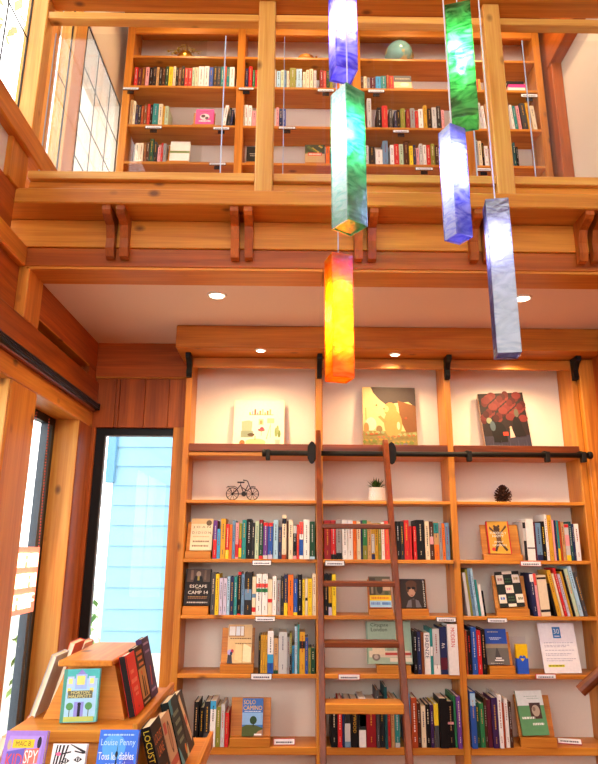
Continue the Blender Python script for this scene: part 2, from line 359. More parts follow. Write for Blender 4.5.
# gallery: ceiling below, deck above, beam and ledge along its edge
ce = struct('ceiling', (-1.6, 3.19, CE), (XR, YB, 3.2), CEILM, 'warm white plaster ceiling under the gallery', 'ceiling')
dk = struct('trim_1', (-1.6, 3.0, 3.2), (XR, YB, 3.335), cedar('x'), 'gallery floor deck above the ground floor shelves', 'floor')
bm_ = struct('trim_2', (-1.5, 3.0, CE-.005), (XR, 3.19, 3.10), redwood('x'), 'long wooden beam carrying the gallery edge', 'beam', .005)
kid(bm_, 'fascia_board', (-1.5, 2.988, 3.10), (XR, 3.10, 3.252), pine('x'), .003)
kid(bm_, 'soffit_board', (XL, 3.0, CE-.02), (.15, 3.19, CE-.005), pine('x'), .002)
kid(bm_, 'soffit_board', (.152, 3.0, CE-.02), (XR, 3.19, CE-.005), pine('x'), .002)
ld = struct('trim_3', (-1.5, 2.82, 3.255), (XR, 3.02, 3.338), pine('x'), 'thick wooden ledge along the gallery edge', 'ledge', .006)
prof = [(2.835, 3.255), (2.985, 3.255), (2.985, 3.03), (2.955, 3.035), (2.94, 3.075), (2.945, 3.13), (2.92, 3.19), (2.85, 3.215), (2.835, 3.23)]
for xc in (-.90, -.265, .366, .96, 1.52):
    for dx in (-.042, .028):
        b = MB().prism([(p[0]-2.91, p[1]-3.14) for p in prof], 'x', -.021, .021, redwood('z')).build('bracket', ld, [xc+dx+.007-ld.location[0], 2.91-ld.location[1], 3.14-ld.location[2]])
rf = struct('trim_4', (-1.7, -3.4, 5.75), (2.3, YB+.14, 5.85), redwood('x'), 'wooden roof deck high over the hall', 'ceiling')

# ------------------------------------------------------------------ guard railing
gr = thing('balcony_railing', 'wooden gallery railing with square posts, rails and glass panels', 'railing', (.3, 2.95, 3.338))
for xc in (-.159, 1.102):
    kid(gr, 'post', (xc-.047, 2.90, 3.338), (xc+.047, 2.992, 4.59), fir('z'), .006)
    kid(gr, 'post_base', (xc-.07, 2.925, 3.455), (xc-.047, 2.985, 3.50), fir('x'), .002)
    kid(gr, 'post_base', (xc+.047, 2.925, 3.455), (xc+.07, 2.985, 3.50), fir('x'), .002)
for a, b in ((-1.385, -.206), (-.112, 1.055), (1.149, XR)):
    kid(gr, 'top_rail', (a, 2.915, 4.462), (b, 2.975, 4.508), fir('x'), .004)
    kid(gr, 'bottom_rail', (a, 2.915, 3.45), (b, 2.985, 3.497), fir('x'), .004)
    kid(gr, 'toe_board', (a, 2.945, 3.339), (b, 2.965, 3.449), cedar('x'), .002)
kid(gr, 'cap_rail', (-1.385, 2.78, 4.591), (XR, 3.0, 4.64), cedar('x'), .005)
PG = glass('guard_glass', (.97, .985, 1), 1.1); EDG = flat('b9cbe0', .1)
for a, b in ((-1.36, -.40), (-.06, .98), (1.30, 1.98)):
    p = kid(gr, 'glass_panel', (a, 2.99, 3.53), (b, 2.998, 4.43), PG, 0)
    kid_e = board('panel_edge', (b, 2.99, 3.53), (b+.006, 2.998, 4.43), EDG, p, 0, (p.location[0]+.3, p.location[1]+2.95, p.location[2]+3.338))
    kid_e = board('panel_edge', (a-.004, 2.99, 3.53), (a, 2.998, 4.43), EDG, p, 0, (p.location[0]+.3, p.location[1]+2.95, p.location[2]+3.338))

# ------------------------------------------------------------------ outside
gd = struct('floor_outside', (-40, -20, -.5), (12, 40, -.4), flat('a9aca6', .9), 'pale paved ground outside the windows', 'ground')
hs = thing('neighbour_house', 'light blue house wall with lap siding outside the window', 'house', (0, 6.1, -.4))
SID = flat('8fbfdc', .7)
MB().box((-1.70, 6.08, -.4), (2.6, 6.3, 5), flat('94c2dc', .7)).build('wall', hs, (0, -6.1, .4))
mbs = MB().prism([(0, 0), (-.02, 0), (-.008, .19), (0, .19)], 'x', -1.0, 3.4, SID)
sid0 = mbs.build('siding_board', hs, (-.68, -.02, .184*6))
for i in range(7, 29):
    s = sid0.copy(); COL.objects.link(s); s.parent = hs; s.location = (-.68, -.02, .184*i)
kid(hs, 'foundation', (-1.69, 6.05, -.4), (2.6, 6.079, .70), flat('eeeae2', .8), 0)
kid(hs, 'corner_board', (-1.76, 6.02, 2.2), (-1.68, 6.10, 5), flat('6fa3c6', .7), .004)
# pale shrub by the neighbour's corner
def shrub(name, label, loc, rad, hgt, nleaf, cols, group=None):
    t = thing(name, label, 'shrub', loc, group=group); rn = random.Random(int(loc[0]*100)); mb = MB()
    for i in range(nleaf):
        a, q, z = rn.uniform(0, 6.28), math.sqrt(rn.random()), rn.random()
        w_ = rad*math.sqrt(max(.05, 1-(2*z-1)**2)); c = Vector((q*w_*math.cos(a), q*w_*math.sin(a), .15+z*hgt))
        d = Vector((rn.uniform(-1, 1), rn.uniform(-1, 1), rn.uniform(-.6, 1))).normalized()*.07; e = d.cross(Vector((0, 0, 1))).normalized()*.03
        mb.face([c-d, c+e, c+d, c-e], flat(rn.choice(cols), .6))
    tag(mb.build('foliage', t), kind='stuff')
    st = MB()
    for i in range(5):
        a = i*1.256; st.tube([(0, 0, 0), (rad*.3*math.cos(a), rad*.3*math.sin(a), hgt*.5), (rad*.5*math.cos(a), rad*.5*math.sin(a), hgt)], [.03, .018, .006], flat('6d5238', .9), 6)
    st.build('stem', t); return t
shrub('garden_shrub', 'leafy green shrub outside past the corner of the blue house', (-2.25, 6.6, -.4), .42, 1.7, 700, ['7fa05a', '9bb86f', '6f8f4e'])
shrub('garden_shrub', 'tall leafy shrub outside the window with the red sign', (-3.6, 5.4, -.4), .7, 2.4, 1100, ['8aa864', 'a7bf7c', '77924f'])
def tree(name, label, loc, hgt, rad, n, cols):
    t = thing(name, label, 'tree', loc); rn = random.Random(int(hgt*31)); mb = MB()
    for i in range(n):
        v = Vector((rn.gauss(0, 1), rn.gauss(0, 1), rn.gauss(0, 1))).normalized()*rad*rn.random()**.4; c = v + Vector((0, 0, hgt))
        d = Vector((rn.uniform(-1, 1), rn.uniform(-1, 1), rn.uniform(-1, 1))).normalized()*.12; e = d.cross(Vector((.3, .2, 1))).normalized()*.06
        mb.face([c-d, c+e, c+d, c-e], flat(rn.choice(cols), .6))
    tag(mb.build('foliage', t), kind='stuff')
    s = MB().tube([(0, 0, 0), (.05, 0, hgt*.5), (0, .1, hgt)], [.16, .11, .05], flat('7d6a55', .9), 9)
    for i in range(7):
        a = i*.9; s.tube([(0, 0, hgt*.55+i*.1), (rad*.5*math.cos(a), rad*.5*math.sin(a), hgt+.2*i-.3), (rad*.8*math.cos(a), rad*.8*math.sin(a), hgt+.35*i-.5)], [.05, .03, .01], flat('7d6a55', .9), 6)
    s.build('trunk', t)
tree('street_tree', 'pale leafy tree outside the upper gridded window', (-6.5, 7.2, -.4), 10.2, 2.6, 900, ['b9b58a', 'c6c29a', 'a8a878'])

# ================================================================== GROUND FLOOR BOOKCASE
BX = [(-.707, -.665), (.157, .199), (1.008, 1.050), (1.864, 1.905)]        # uprights
BAYS = [(-.665, .157), (.199, 1.008), (1.050, 1.864)]
SZ = {'A': 1.541, 'B': 1.213, 'C': .885, 'D': .497, 'O': 1.900, 'L': 2.206}  # shelf tops
bc = thing('bookcase', 'pine wall bookcase of three bays behind the rolling ladder', 'bookcase', (.6, 4.18, .008))
for a, b in BX: kid(bc, 'upright', (a, YF, .008), (b, YB-.001, 2.84), pine('z'), .004)
for i, (a, b) in enumerate(BAYS):
    for k, th in (('A', .022), ('B', .022), ('C', .024), ('D', .042), ('O', .02), ('L', .026)):
        kid(bc, 'shelf', (a, YF-.002, SZ[k]-th), (b, YB-.001, SZ[k]), pine('x'), .003)
    kid(bc, 'shelf', (a, YF, .10), (b, YB-.001, .14), pine('x'), .003)
    kid(bc, 'kick_board', (a, YF+.03, .008), (b, YF+.05, .10), pine('x'), .002)
    kid(bc, 'rail_board', (a, YF-.012, 2.207), (b, YF+.012, 2.258), walnut('x'), .003)
    kid(bc, 'fascia', (a, YF+.004, 2.775), (b, YF+.03, 2.843), cedar('x'), .003)
kid(bc, 'header', (-.752, 3.87, 2.845), (XR-.002, YB-.032, CE-.002), cedar('x'), .005)
bp = [(-.10, .145), (.0, .145), (.0, -.0), (-.03, .0), (-.04, .02), (-.035, .06), (-.065, .10), (-.10, .115)]
for a, b in BX:
    c = (a+b)/2; MB().prism(bp, 'x', -.016, .016, IRON).build('bracket', bc, (c-.6, 4.069-4.18, 2.70-.008))

# rolling ladder and its rail
rl = thing('ladder_rail', 'black iron rail for the rolling ladder along the bookcase', 'rail', (.8, 3.985, 2.165))
RZ = 2.188; RY = 3.985
rx0, rx1 = atY(264, 455, RY).x, atY(590, 456, RY).x
MB().tube([(rx0-.8, 0, RZ-2.165), (rx1-.8, 0, RZ-2.165)], .0165, IRON, 12).build('tube', rl, smooth=True)
for px in (268, 469, 547, 583):
    x = atY(px, 455, RY).x
    MB().box((-.014, -.02, -.045), (.014, .02, .02), IRON).box((-.010, .02, -.01), (.010, .069, .03), IRON).build('hanger', rl, (x-.8, 0, RZ-2.165), bevel=.003)
for x in (rx0, rx1): MB().lathe([(.021, -.012), (.024, -.006), (.024, .006), (.021, .012)], IRON, 12).build('end_cap', rl, (x-.8, 0, RZ-2.165), (0, R(90), 0))
LX0, LX1 = .165, .587; LEAN = .29
def ly(z): return 3.925 - LEAN*(2.2-z)
la = thing('rolling_ladder', 'dark brown wooden rolling ladder leaning on the bookcase rail', 'ladder', ((LX0+LX1)/2, ly(0), .008))
lo = Vector(la.location)
for x, ztop in ((LX0, 2.335), (LX1, 2.275)):
    mb = MB(); t = .0155; d = .037
    pr = [(ly(0)-d, .008), (ly(0)+d, .008), (ly(ztop)+d*.8, ztop-.02), (ly(ztop)+d*.3, ztop), (ly(ztop)-d*.6, ztop-.005), (ly(ztop)-d, ztop-.03)]
    mb.prism([(p[0]-lo.y, p[1]-lo.z) for p in pr], 'x', x-t-lo.x, x+t-lo.x, walnut('z')).build('side_rail', la, bevel=.004)
for z in (1.745, 1.430, 1.130, .853, .565, .28):
    k_ = z == .853
    kid(la, 'step', (LX0+.014, ly(z)-.06, z-(.048 if k_ else .027)), (LX1-.014, ly(z)+.06, z), pine('x') if k_ else walnut('x'), .004)
for x, s in ((LX0, -1), (LX1, 1)):
    mb = MB(); cx = x+s*.040-lo.x
    mb.prism([(cx+(.031 if k % 2 else .028)*math.cos(k*.5236), 2.188-lo.z+.072*math.sin(k*.5236)) for k in range(12)], 'y', 3.945-lo.y, 3.962-lo.y, IRON)
    mb.build('roller', la, bevel=.003)
    MB().tube([(cx, 3.962-lo.y, 2.222-lo.z), (cx, 3.99-lo.y, 2.222-lo.z)], .016, IRON, 12).build('wheel', la)

# ------------------------------------------------------------------ lamps
def spot(parent, loc, e, size=2.75, col=(1, .68, .36), rad=.04, blend=.7):
    L = bpy.data.lights.new('bulb_light', 'SPOT'); L.energy = e; L.color = col; L.spot_size = size; L.spot_blend = blend; L.shadow_soft_size = rad
    return obj('bulb_light', L, parent, loc)
LENS = glow('lamp_lens', (1, .88, .66), 9)
def downlight(name, label, p, e, rad=.05):
    t = thing(name, label, 'ceiling light', p, group=None)
    MB().lathe([(rad*.78, 0), (rad*.78, -.002), (rad*.95, -.006), (rad*1.1, -.004), (rad*1.12, 0)], flat('f4efe4', .5), 28).build('trim_ring', t)
    MB().lathe([(rad*.76, -.0065), (rad*.6, -.0085)], LENS, 24).build('lens', t)
    spot(t, (0, 0, -.02), e)
downlight('ceiling_downlight', 'round recessed light in the plaster ceiling near the window corner', atZ(217, 295, CE), 60, .052)
downlight('ceiling_downlight', 'round recessed light in the plaster ceiling beyond the ladder', atZ(522, 298, CE), 60, .052)
for px, py, w_ in ((261, 352, 'window bay'), (394, 356, 'ladder bay'), (513, 357, 'bay beyond the ladder')):
    p = atZ(px, py, 2.845); downlight('shelf_downlight', 'small round downlight set in the bookcase header over the ' + w_, (p.x, p.y-.04, 2.845), 24, .034)

for gx_, w_ in ((-.85, 'gridded window'), (.05, 'second bay'), (.9, 'third bay'), (1.6, 'white wall')):
    downlight('roof_downlight', 'recessed light in the gallery roof above the ' + w_, (gx_, 3.62, 5.748), 35, .06)

GLARE_SIDE = 2  # reflected window light is put into this panel's paler glass colour
def pendant(label, px0, px1, py0, py1, Y, rot, c1, c2, seed, e, bulb_col=(1, .9, .75), clear=.4, capcol='3a3540', turb=9, pale=None, gloss=.14, zs=3.6, zc=.66):
    xc = (px0+px1)/2; a = atY(xc, py0, Y); b = atY(xc, py1, Y); h = a.z-b.z; xm = atY(xc, (py0+py1)/2, Y).x
    wpx = atY(px1, (py0+py1)/2, Y).x - atY(px0, (py0+py1)/2, Y).x
    s = wpx/(math.cos(rot)+abs(math.sin(rot)))
    t = thing('pendant_lamp', label, 'pendant lamp', (xm, Y, b.z), (0, 0, rot), 'coloured glass pendant lamps over the hall')
    m = art_glass('pendant_glass_%d' % seed, c1, c2, .18, turb, clear, gloss); g = .006; q = s/2
    mp_ = art_glass('pendant_glass_glare_%d' % seed, *pale, .18, turb*2, clear) if pale else m
    for ip, (lo_, hi_) in enumerate((((-q, -q, 0), (q, -q+g, h)), ((-q, q-g, 0), (q, q, h)), ((-q, -q+g, 0), (-q+g, q-g, h)), ((q-g, -q+g, 0), (q, q-g, h)))):
        c = [(x+y)/2 for x, y in zip(lo_, hi_)]; hh = [(y-x)/2 for x, y in zip(lo_, hi_)]
        MB().box([-v for v in hh], hh, mp_ if ip == GLARE_SIDE else m).build('glass_panel', t, c, bevel=.001)
    MB().box((-q+g, -q+g, .004), (q-g, q-g, .010), m).build('base_glass', t)
    MB().box((-q+g, -q+g, h-.02), (q-g, q-g, h-.012), flat(capcol, .3)).lathe([(.016, h*zc+.02*zs), (.016, h-.0115), (.008, h+.012)], flat('b9b6b0', .3, metal=1), 12).build('socket', t)
    bl = MB().sphere((0, 0, h*zc), .022, glow('bulb_%d' % seed, bulb_col, e), 14, (1, 1, zs)).build('bulb', t, smooth=True)
    MB().tube([(0, 0, h), (0, 0, 5.69-b.z)], .0028, flat('c9c6cc', .4), 6).build('cord', t)
    MB().lathe([(.055, 5.749-b.z), (.055, 5.72-b.z), (.02, 5.69-b.z)], flat('b9b6b0', .3, metal=1), 18).build('canopy', t)
    return t
pendant('orange red glass block pendant, the lowest hanging of the lamps', 325, 353, 258, 380, 2.45, .30, (1.0, .30, .01), (1.0, .62, .08), 1, 90, (1, .78, .35), .3, gloss=.05, zs=7, zc=.5)
pendant('emerald green glass pendant over the orange one, one panel tinted as window glare', 331, 366, 94, 228, 2.06, .62, (.02, .33, .16), (.20, .75, .45), 2, 130, (1, .97, .9), .4, pale=((.45, .85, .85), (.9, 1, 1)))
pendant('violet glass block pendant hung highest, in line above the green one', 329, 356, -45, 76, 2.27, .25, (.22, .20, .85), (.65, .62, 1.0), 3, 170, (1, .97, 1), .45, zc=.42)
pendant('deep green glass block pendant beside the square railing post', 446, 477, 12, 124, 2.20, -.28, (.02, .26, .09), (.30, .88, .42), 4, 230, (1, 1, .8), .4, zc=.58)
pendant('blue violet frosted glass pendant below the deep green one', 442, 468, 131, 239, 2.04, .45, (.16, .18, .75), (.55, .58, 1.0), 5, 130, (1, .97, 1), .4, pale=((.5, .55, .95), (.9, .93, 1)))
pendant('long smoky indigo glass pendant, alone beside the gallery ledge', 488.5, 514.5, 204, 356, 2.00, -.16, (.22, .24, .48), (.55, .56, .78), 6, 55, (1, .95, .95), .5, zs=2.6, zc=.72)

# ================================================================== BOOKS
ORD = ['first', 'second', 'third', 'fourth', 'fifth', 'sixth', 'seventh', 'eighth', 'ninth', 'tenth', 'eleventh', 'twelfth', 'thirteenth', 'fourteenth',
       'fifteenth', 'sixteenth', 'seventeenth', 'eighteenth', 'nineteenth', 'twentieth'] + ['twenty-'+k for k in
       ('first', 'second', 'third', 'fourth', 'fifth', 'sixth', 'seventh', 'eighth', 'ninth')] + ['thirtieth']
DARK = {'black', 'charcoal', 'dark grey', 'brown', 'dark brown', 'dark red', 'maroon', 'green', 'dark green', 'dark teal', 'blue', 'navy', 'purple', 'dark purple', 'red', 'rust', 'teal', 'coral', 'olive'}
def book(loc, w, h, d, c, label, group, lean=0, bands=(), title=None, yaw=0, marks=None, rnd=random):
    """stands upright, spine toward -y at y=0"""
    cm = flat(c, .42); t = min(.0035, w*.2); x = w/2
    mb = MB().box((-x, 0, 0), (x, t, h), cm).box((-x, t, 0), (-x+t, d, h), cm).box((x-t, t, 0), (x, d, h), cm)
    o = tag(mb.build('book', None, loc, (0, lean, yaw)), label, 'book', group)
    MB().box((-x+t, t, .003), (x-t, d-.004, h-.004), PAGES).build('page_block', o)
    for (a, b, bc_) in bands:
        MB().face([(-x, -.0004, a*h), (x, -.0004, a*h), (x, -.0004, b*h), (-x, -.0004, b*h)], flat(bc_, .42)).build('spine_band', o)
    tc = (marks if marks != '-' else None) or (rnd.choice(['pale grey', 'cream', 'gold', 'tan', 'pale grey']) if c in DARK else rnd.choice(['charcoal', 'navy', 'dark red']))
    if title:      # a spine one can read, running downwards
        vs, fs, ar = text_mesh(title[0]); z0, z1, tw = title[1]*h, title[2]*h, w*title[3]; mb = MB(); m = flat(title[4], .42)
        for f in fs: mb.face([(vs[i][1]*tw, -.0009, (z0+z1)/2 - vs[i][0]*(z1-z0)) for i in f], m)
        mb.build('spine_title', o)
    elif marks != '-':
        mb = MB(); m = flat(tc, .42); z = h*rnd.uniform(.84, .92); tw = min(w*.2, .0055); end = h*rnd.uniform(.35, .6)
        while z > end:
            l_ = rnd.uniform(.005, .011); mb.face([(-tw/2, -.0009, z-l_), (tw/2, -.0009, z-l_), (tw/2, -.0009, z), (-tw/2, -.0009, z)], m); z -= l_+rnd.choice((.003, .003, .006))
        mb.build('spine_title', o)
        mb = MB(); z = h*.22
        while z > h*.12:
            l_ = rnd.uniform(.004, .008); mb.face([(-tw/3, -.0009, z-l_), (tw/3, -.0009, z-l_), (tw/3, -.0009, z), (-tw/3, -.0009, z)], m); z -= l_+.003
        mb.build('publisher_mark', o)
    return o
def word_w(w): return 'slim ' if w < .02 else ('thick ' if w > .034 else '')
GUP = [(-1.30, -1.245), (-.445, -.385), (.44, .50), (1.275, 1.335), (1.845, 1.90)]
def row(data, z, py, Y, rowname, bayname, group, d=(.14, .19), start=0, ymax=None):
    rn = random.Random(len(data)*7+int(z*1000)); i = start
    for it in data:
        x0, x1, yt, c = it[:4]; op = it[4] if len(it) > 4 else {}
        a = atY(x0, py, Y); b = atY(x1, py, Y)
        for u0_, u1_ in (GUP if z > 3 else BX):
            if a.x < u0_ < b.x: b.x = u0_-.001
            if a.x < u1_ < b.x: a.x = u1_+.001
        w = b.x-a.x
        if w < .007 or any(u0_ <= (a.x+b.x)/2 <= u1_ for u0_, u1_ in (GUP if z > 3 else BX)): continue
        top = atY((x0+x1)/2 + op.get('dx', 0), yt, Y).z; h = max(.10, top-z)
        lean = op.get('lean', 0)*math.pi/180; h = h/max(.8, math.cos(lean))
        lab = '%s%s book, %s from the window, %s, %s' % (word_w(w), c, ORD[i], rowname, bayname); i += 1
        book(((a.x+b.x)/2, Y+op.get('dy', 0), z+.0005+abs(math.sin(lean))*w/2), (w-.0012)*math.cos(lean), h, rn.uniform(*d), c, lab, group, lean,
             op.get('bands', ()), op.get('title'), 0, op.get('marks'), rn)

WB, LB, EB = 'bay beside the window', 'bay behind the ladder', 'bay beyond the ladder'
YS = YF+.004
A1 = [(212.3, 216.2, 520.4, 'purple', dict(bands=[(.02, .5, 'red')])), (216.4, 219.6, 529, 'sky blue'), (219.8, 224.7, 518.6, 'gold'), (225, 228.5, 524, 'red', dict(bands=[(0, .25, 'yellow')])),
 (228.7, 231.5, 524.6, 'orange'), (231.7, 234.6, 520.4, 'slate blue'), (234.8, 238, 522.8, 'pink', dict(bands=[(.05, .4, 'red')])), (238.2, 241.1, 523.4, 'olive', dict(bands=[(.3, .55, 'red'), (.05, .3, 'yellow')])),
 (241.3, 245.6, 520, 'teal'), (246, 250.9, 519, 'black'), (251, 254.3, 522.8, 'charcoal'), (254.5, 258.4, 521.4, 'pale green'), (258.6, 262.6, 519.8, 'dark green', dict(bands=[(0, .08, 'red'), (.9, 1, 'dark red')])),
 (262.9, 267.4, 522.6, 'purple', dict(bands=[(.0, .1, 'pale grey'), (.9, 1, 'red')])), (267.7, 272.5, 522.8, 'blue', dict(bands=[(.0, .12, 'lilac'), (.9, 1, 'red')])), (273.1, 277.8, 519.8, 'light blue'), (278, 281.5, 527, 'navy'),
 (281.7, 286.2, 515, 'cream', dict(bands=[(.8, .92, 'black'), (0, .1, 'rust')])), (286.4, 288.2, 521, 'dark brown', dict(marks='-')), (288.4, 292.8, 519.8, 'cream'), (293, 296.5, 525, 'black', dict(bands=[(.75, .98, 'pale grey'), (0, .1, 'pink')])),  # the unmarked dark brown book stands in for a shadowed gap between spines
 (296.7, 299, 524.6, 'red'), (299.2, 303.2, 521.6, 'white', dict(bands=[(.66, .99, 'coral'), (.1, .52, 'blue')])), (303.5, 309.5, 519.5, 'white'), (309.7, 315, 521.6, 'dark green', dict(bands=[(0, .07, 'light blue')]))]
row(A1, SZ['A'], 558.5, YS, 'top book row', WB, 'books in the top row of the window bay', start=0)
A2 = [(324.3, 331, 520.4, 'dark red'), (331.2, 336, 520.4, 'red', dict(bands=[(0, .13, 'black'), (.8, .98, 'dark red')])), (336.3, 342, 519.8, 'grey', dict(bands=[(0, .16, 'black')])), (342.5, 347.8, 519.8, 'white'), (348, 353.2, 520, 'white', dict(marks='rust')),
 (353.4, 357, 521, 'orange', dict(marks='rust')), (357.2, 361.1, 521.6, 'cream'), (361.3, 362.9, 520.5, 'navy', dict(marks='-')), (363.1, 367.7, 520.2, 'green', dict(bands=[(0, .35, 'olive')])), (367.9, 371.6, 521.4, 'tan'), (371.8, 375.1, 523.4, 'mustard', dict(bands=[(0, .15, 'navy'), (.18, .7, 'pale grey')])),
 (375.3, 378.7, 523.4, 'mustard'), (378.9, 381.7, 523, 'olive'), (381.9, 385.1, 522, 'white', dict(marks='coral')), (385.3, 390, 521, 'coral'), (390.3, 393.2, 522, 'pink'), (393.4, 396.6, 521.5, 'charcoal'), (396.8, 400.8, 521.4, 'black'), (401, 404.8, 521.4, 'charcoal'), (405, 410, 520.2, 'red'),
 (410.2, 412.6, 526.2, 'red', dict(marks='-')), (412.8, 413.9, 526.2, 'white', dict(marks='-')), (414.1, 417.3, 526.4, 'red'), (417.5, 425.5, 520, 'black'), (426, 430.5, 521.4, 'cream'), (430.7, 434.6, 521.4, 'dark brown', dict(bands=[(.4, .6, 'pink')])), (434.9, 439.9, 522.2, 'tan', dict(bands=[(.7, .98, 'teal'), (0, .4, 'orange')])),
 (440.1, 443.2, 523, 'grey'), (443.4, 446.2, 523.4, 'orange'), (446.4, 450.6, 522.8, 'slate blue')]
row(A2, SZ['A'], 560, YS, 'top book row', LB, 'books in the top row of the ladder bay')
A3 = [(525.2, 528.2, 521.5, 'pale grey', dict(bands=[(.82, .97, 'charcoal'), (0, .5, 'charcoal')], marks='-')), (528.4, 536.2, 519, 'white', dict(bands=[(.28, .31, 'charcoal')], marks='-')), (536.6, 538, 522, 'maroon', dict(marks='-')), (538.2, 543.5, 523, 'slate blue', dict(bands=[(0, .15, 'navy')])), (543.7, 547.5, 521.5, 'black', dict(marks='yellow')),
 (547.7, 550.4, 514.5, 'white'), (550.6, 554.8, 515, 'gold', dict(marks='brown')), (555, 557, 520, 'pink', dict(marks='-')), (557.2, 559.2, 520.4, 'navy', dict(marks='-')), (559.4, 561.6, 520.6, 'yellow', dict(bands=[(.3, 1, 'teal')], marks='-')), (561.8, 563.8, 521.2, 'rust', dict(marks='-')), (564, 567, 522, 'tan'), (567.2, 571.6, 524, 'pale grey', dict(bands=[(.4, .7, 'pink'), (.0, .15, 'yellow'), (.9, .99, 'red')], marks='-')),
 (571.8, 574.6, 521.6, 'dark teal'), (574.8, 577, 524, 'navy'), (577.2, 581.8, 524, 'white')]
row(A3, SZ['A'], 560.4, YS, 'top book row', EB, 'books in the top row of the end bay')
B1 = [(210, 214.2, 573, 'dark grey'), (214.4, 218.2, 574, 'yellow'), (218.4, 222, 578, 'lilac'), (222.3, 226, 578, 'lilac'), (226.2, 229.2, 576.6, 'light blue'), (229.4, 233, 577, 'navy'), (233.2, 236.5, 576.6, 'teal'), (236.9, 240.4, 572, 'black', dict(bands=[(.93, 1, 'red'), (0, .03, 'red')])), (240.6, 243.8, 574.2, 'slate blue'), (244, 251, 572.4, 'charcoal', dict(bands=[(.35, .6, 'slate blue')])),
 (251.6, 255.5, 576.8, 'cream', dict(bands=[(.08, .2, 'red'), (.45, .55, 'slate blue')], marks='-')), (255.7, 261.2, 573.8, 'white', dict(bands=[(.66, .76, 'coral'), (.55, .64, 'green')], marks='black')), (261.6, 267.3, 573.8, 'white', dict(bands=[(.66, .76, 'coral'), (.55, .64, 'green')], marks='black')), (267.5, 271.9, 579.4, 'cream', dict(bands=[(.35, .45, 'red')], marks='-')), (272.1, 276.1, 576, 'white'), (276.3, 280.3, 579.8, 'grey'),
 (280.5, 283.5, 576.8, 'charcoal'), (283.7, 287.5, 574.6, 'navy', dict(bands=[(0, .3, 'yellow')])), (287.7, 293.1, 574.8, 'orange'), (293.3, 297.3, 578.8, 'blue', dict(bands=[(0, .08, 'yellow')])), (297.5, 302.2, 574.8, 'black'), (302.4, 304.9, 579.4, 'yellow'), (305.1, 307.6, 579, 'cream', dict(bands=[(.4, .48, 'charcoal')], marks='-')), (307.8, 312.1, 578.8, 'yellow'), (312.4, 316, 573.8, 'cream')]
row(B1, SZ['B'], 615, YS, 'second book row', WB, 'books in the second row of the window bay')
B2 = [(324.2, 328.4, 574, 'black'), (328.6, 332, 574.5, 'black', dict(bands=[(.3, .85, 'mustard'), (0, .2, 'lilac')], marks='-')), (332.2, 336.3, 574.5, 'yellow')]
row(B2, SZ['B'], 617, YS, 'second book row', LB, 'books in the second row of the ladder bay')
B3 = [(468.2, 471.2, 573, 'pale grey', dict(lean=-5, dx=-2.5, marks='-')), (471.4, 473.4, 569.5, 'olive', dict(lean=-5, dx=-2, marks='-')), (473.6, 476.4, 568.8, 'slate blue', dict(lean=-5, dx=-2)), (476.6, 479, 568.6, 'light blue', dict(lean=-5, dx=-2)), (479.4, 481.6, 580, 'teal', dict(lean=-5, marks='-')), (481.8, 484.8, 585, 'white', dict(lean=-5, marks='-')), (485, 486.8, 591, 'black', dict(lean=-5, marks='-')),
 (534.4, 538.3, 573.5, 'navy', dict(lean=-3, bands=[(.8, .98, 'white')], dx=-2)), (538.5, 541.2, 573.6, 'pink', dict(lean=-3, bands=[(.72, 1, 'coral')], dx=-2, marks='-')), (541.6, 551.2, 575.6, 'cream', dict(lean=-3, bands=[(.1, .16, 'charcoal'), (.9, .95, 'charcoal')], marks='-')), (555.2, 557.6, 584, 'black', dict(lean=-10, marks='-')), (558, 562, 570.7, 'gold', dict(lean=-10)), (562.4, 564.6, 574, 'cream', dict(lean=-10, marks='-')),
 (565, 567.8, 568.6, 'red', dict(lean=-10)), (568.2, 570.8, 574.5, 'lilac', dict(lean=-10)), (571, 573.2, 572, 'mustard', dict(lean=-10, marks='-')), (573.4, 575.6, 570, 'black', dict(lean=-10, marks='-')), (576, 579.6, 569.4, 'pale green', dict(lean=-10, marks='coral')), (580, 584, 567, 'light blue', dict(lean=-10)), (585, 588.4, 573, 'dark grey', dict(lean=-10, dx=-2))]
row(B3, SZ['B'], 616.5, YS, 'second book row', EB, 'books in the second row of the end bay', d=(.13, .17))
C1 = [(258, 260, 635.8, 'black'), (260.2, 262.3, 635, 'gold'), (262.5, 264.6, 635, 'gold'), (264.8, 266.9, 635, 'gold'), (267.1, 273.2, 631, 'white', dict(bands=[(0, .25, 'blue'), (.25, .45, 'sky blue')])), (273.4, 278, 638.4, 'tan', dict(bands=[(0, .1, 'dark green')])), (278.3, 286.8, 632, 'pale grey'), (287, 289.3, 637, 'grey'), (289.5, 291.6, 633.5, 'olive', dict(bands=[(0, .5, 'charcoal')])), (291.8, 294.3, 646, 'sky blue', dict(dy=.02)), (294.5, 297.2, 626.5, 'light blue'),
 (297.4, 299.2, 624.5, 'teal', dict(marks='-')), (299.4, 305, 632, 'gold', dict(bands=[(.6, .78, 'charcoal')], marks='rust')), (305.2, 308, 637.5, 'blue'), (308.2, 310.8, 648, 'olive'), (311, 315, 648, 'dark green')]
row(C1, SZ['C'], 672, YS, 'third book row', WB, 'books in the third row of the window bay')
C2 = [(414.6, 418.1, 631.5, 'black'), (418.3, 422, 631.8, 'navy'), (422.2, 425, 632.5, 'brown', dict(marks='-')), (425.2, 431.2, 633, 'white', dict(title=('FIRENZE', .38, .95, .62, 'navy'))), (431.4, 434, 628.5, 'teal', dict(bands=[(.4, .6, 'white')], marks='-')), (434.2, 441, 629, 'pale grey', dict(bands=[(0, .2, 'white')])), (441.3, 448.4, 627, 'navy', dict(bands=[(.1, .35, 'maroon')], title=('Art', .55, .66, .5, 'white'))), (448.8, 458.8, 624, 'white', dict(dy=-.02, title=('MODERN', .55, .93, .4, 'red')))]
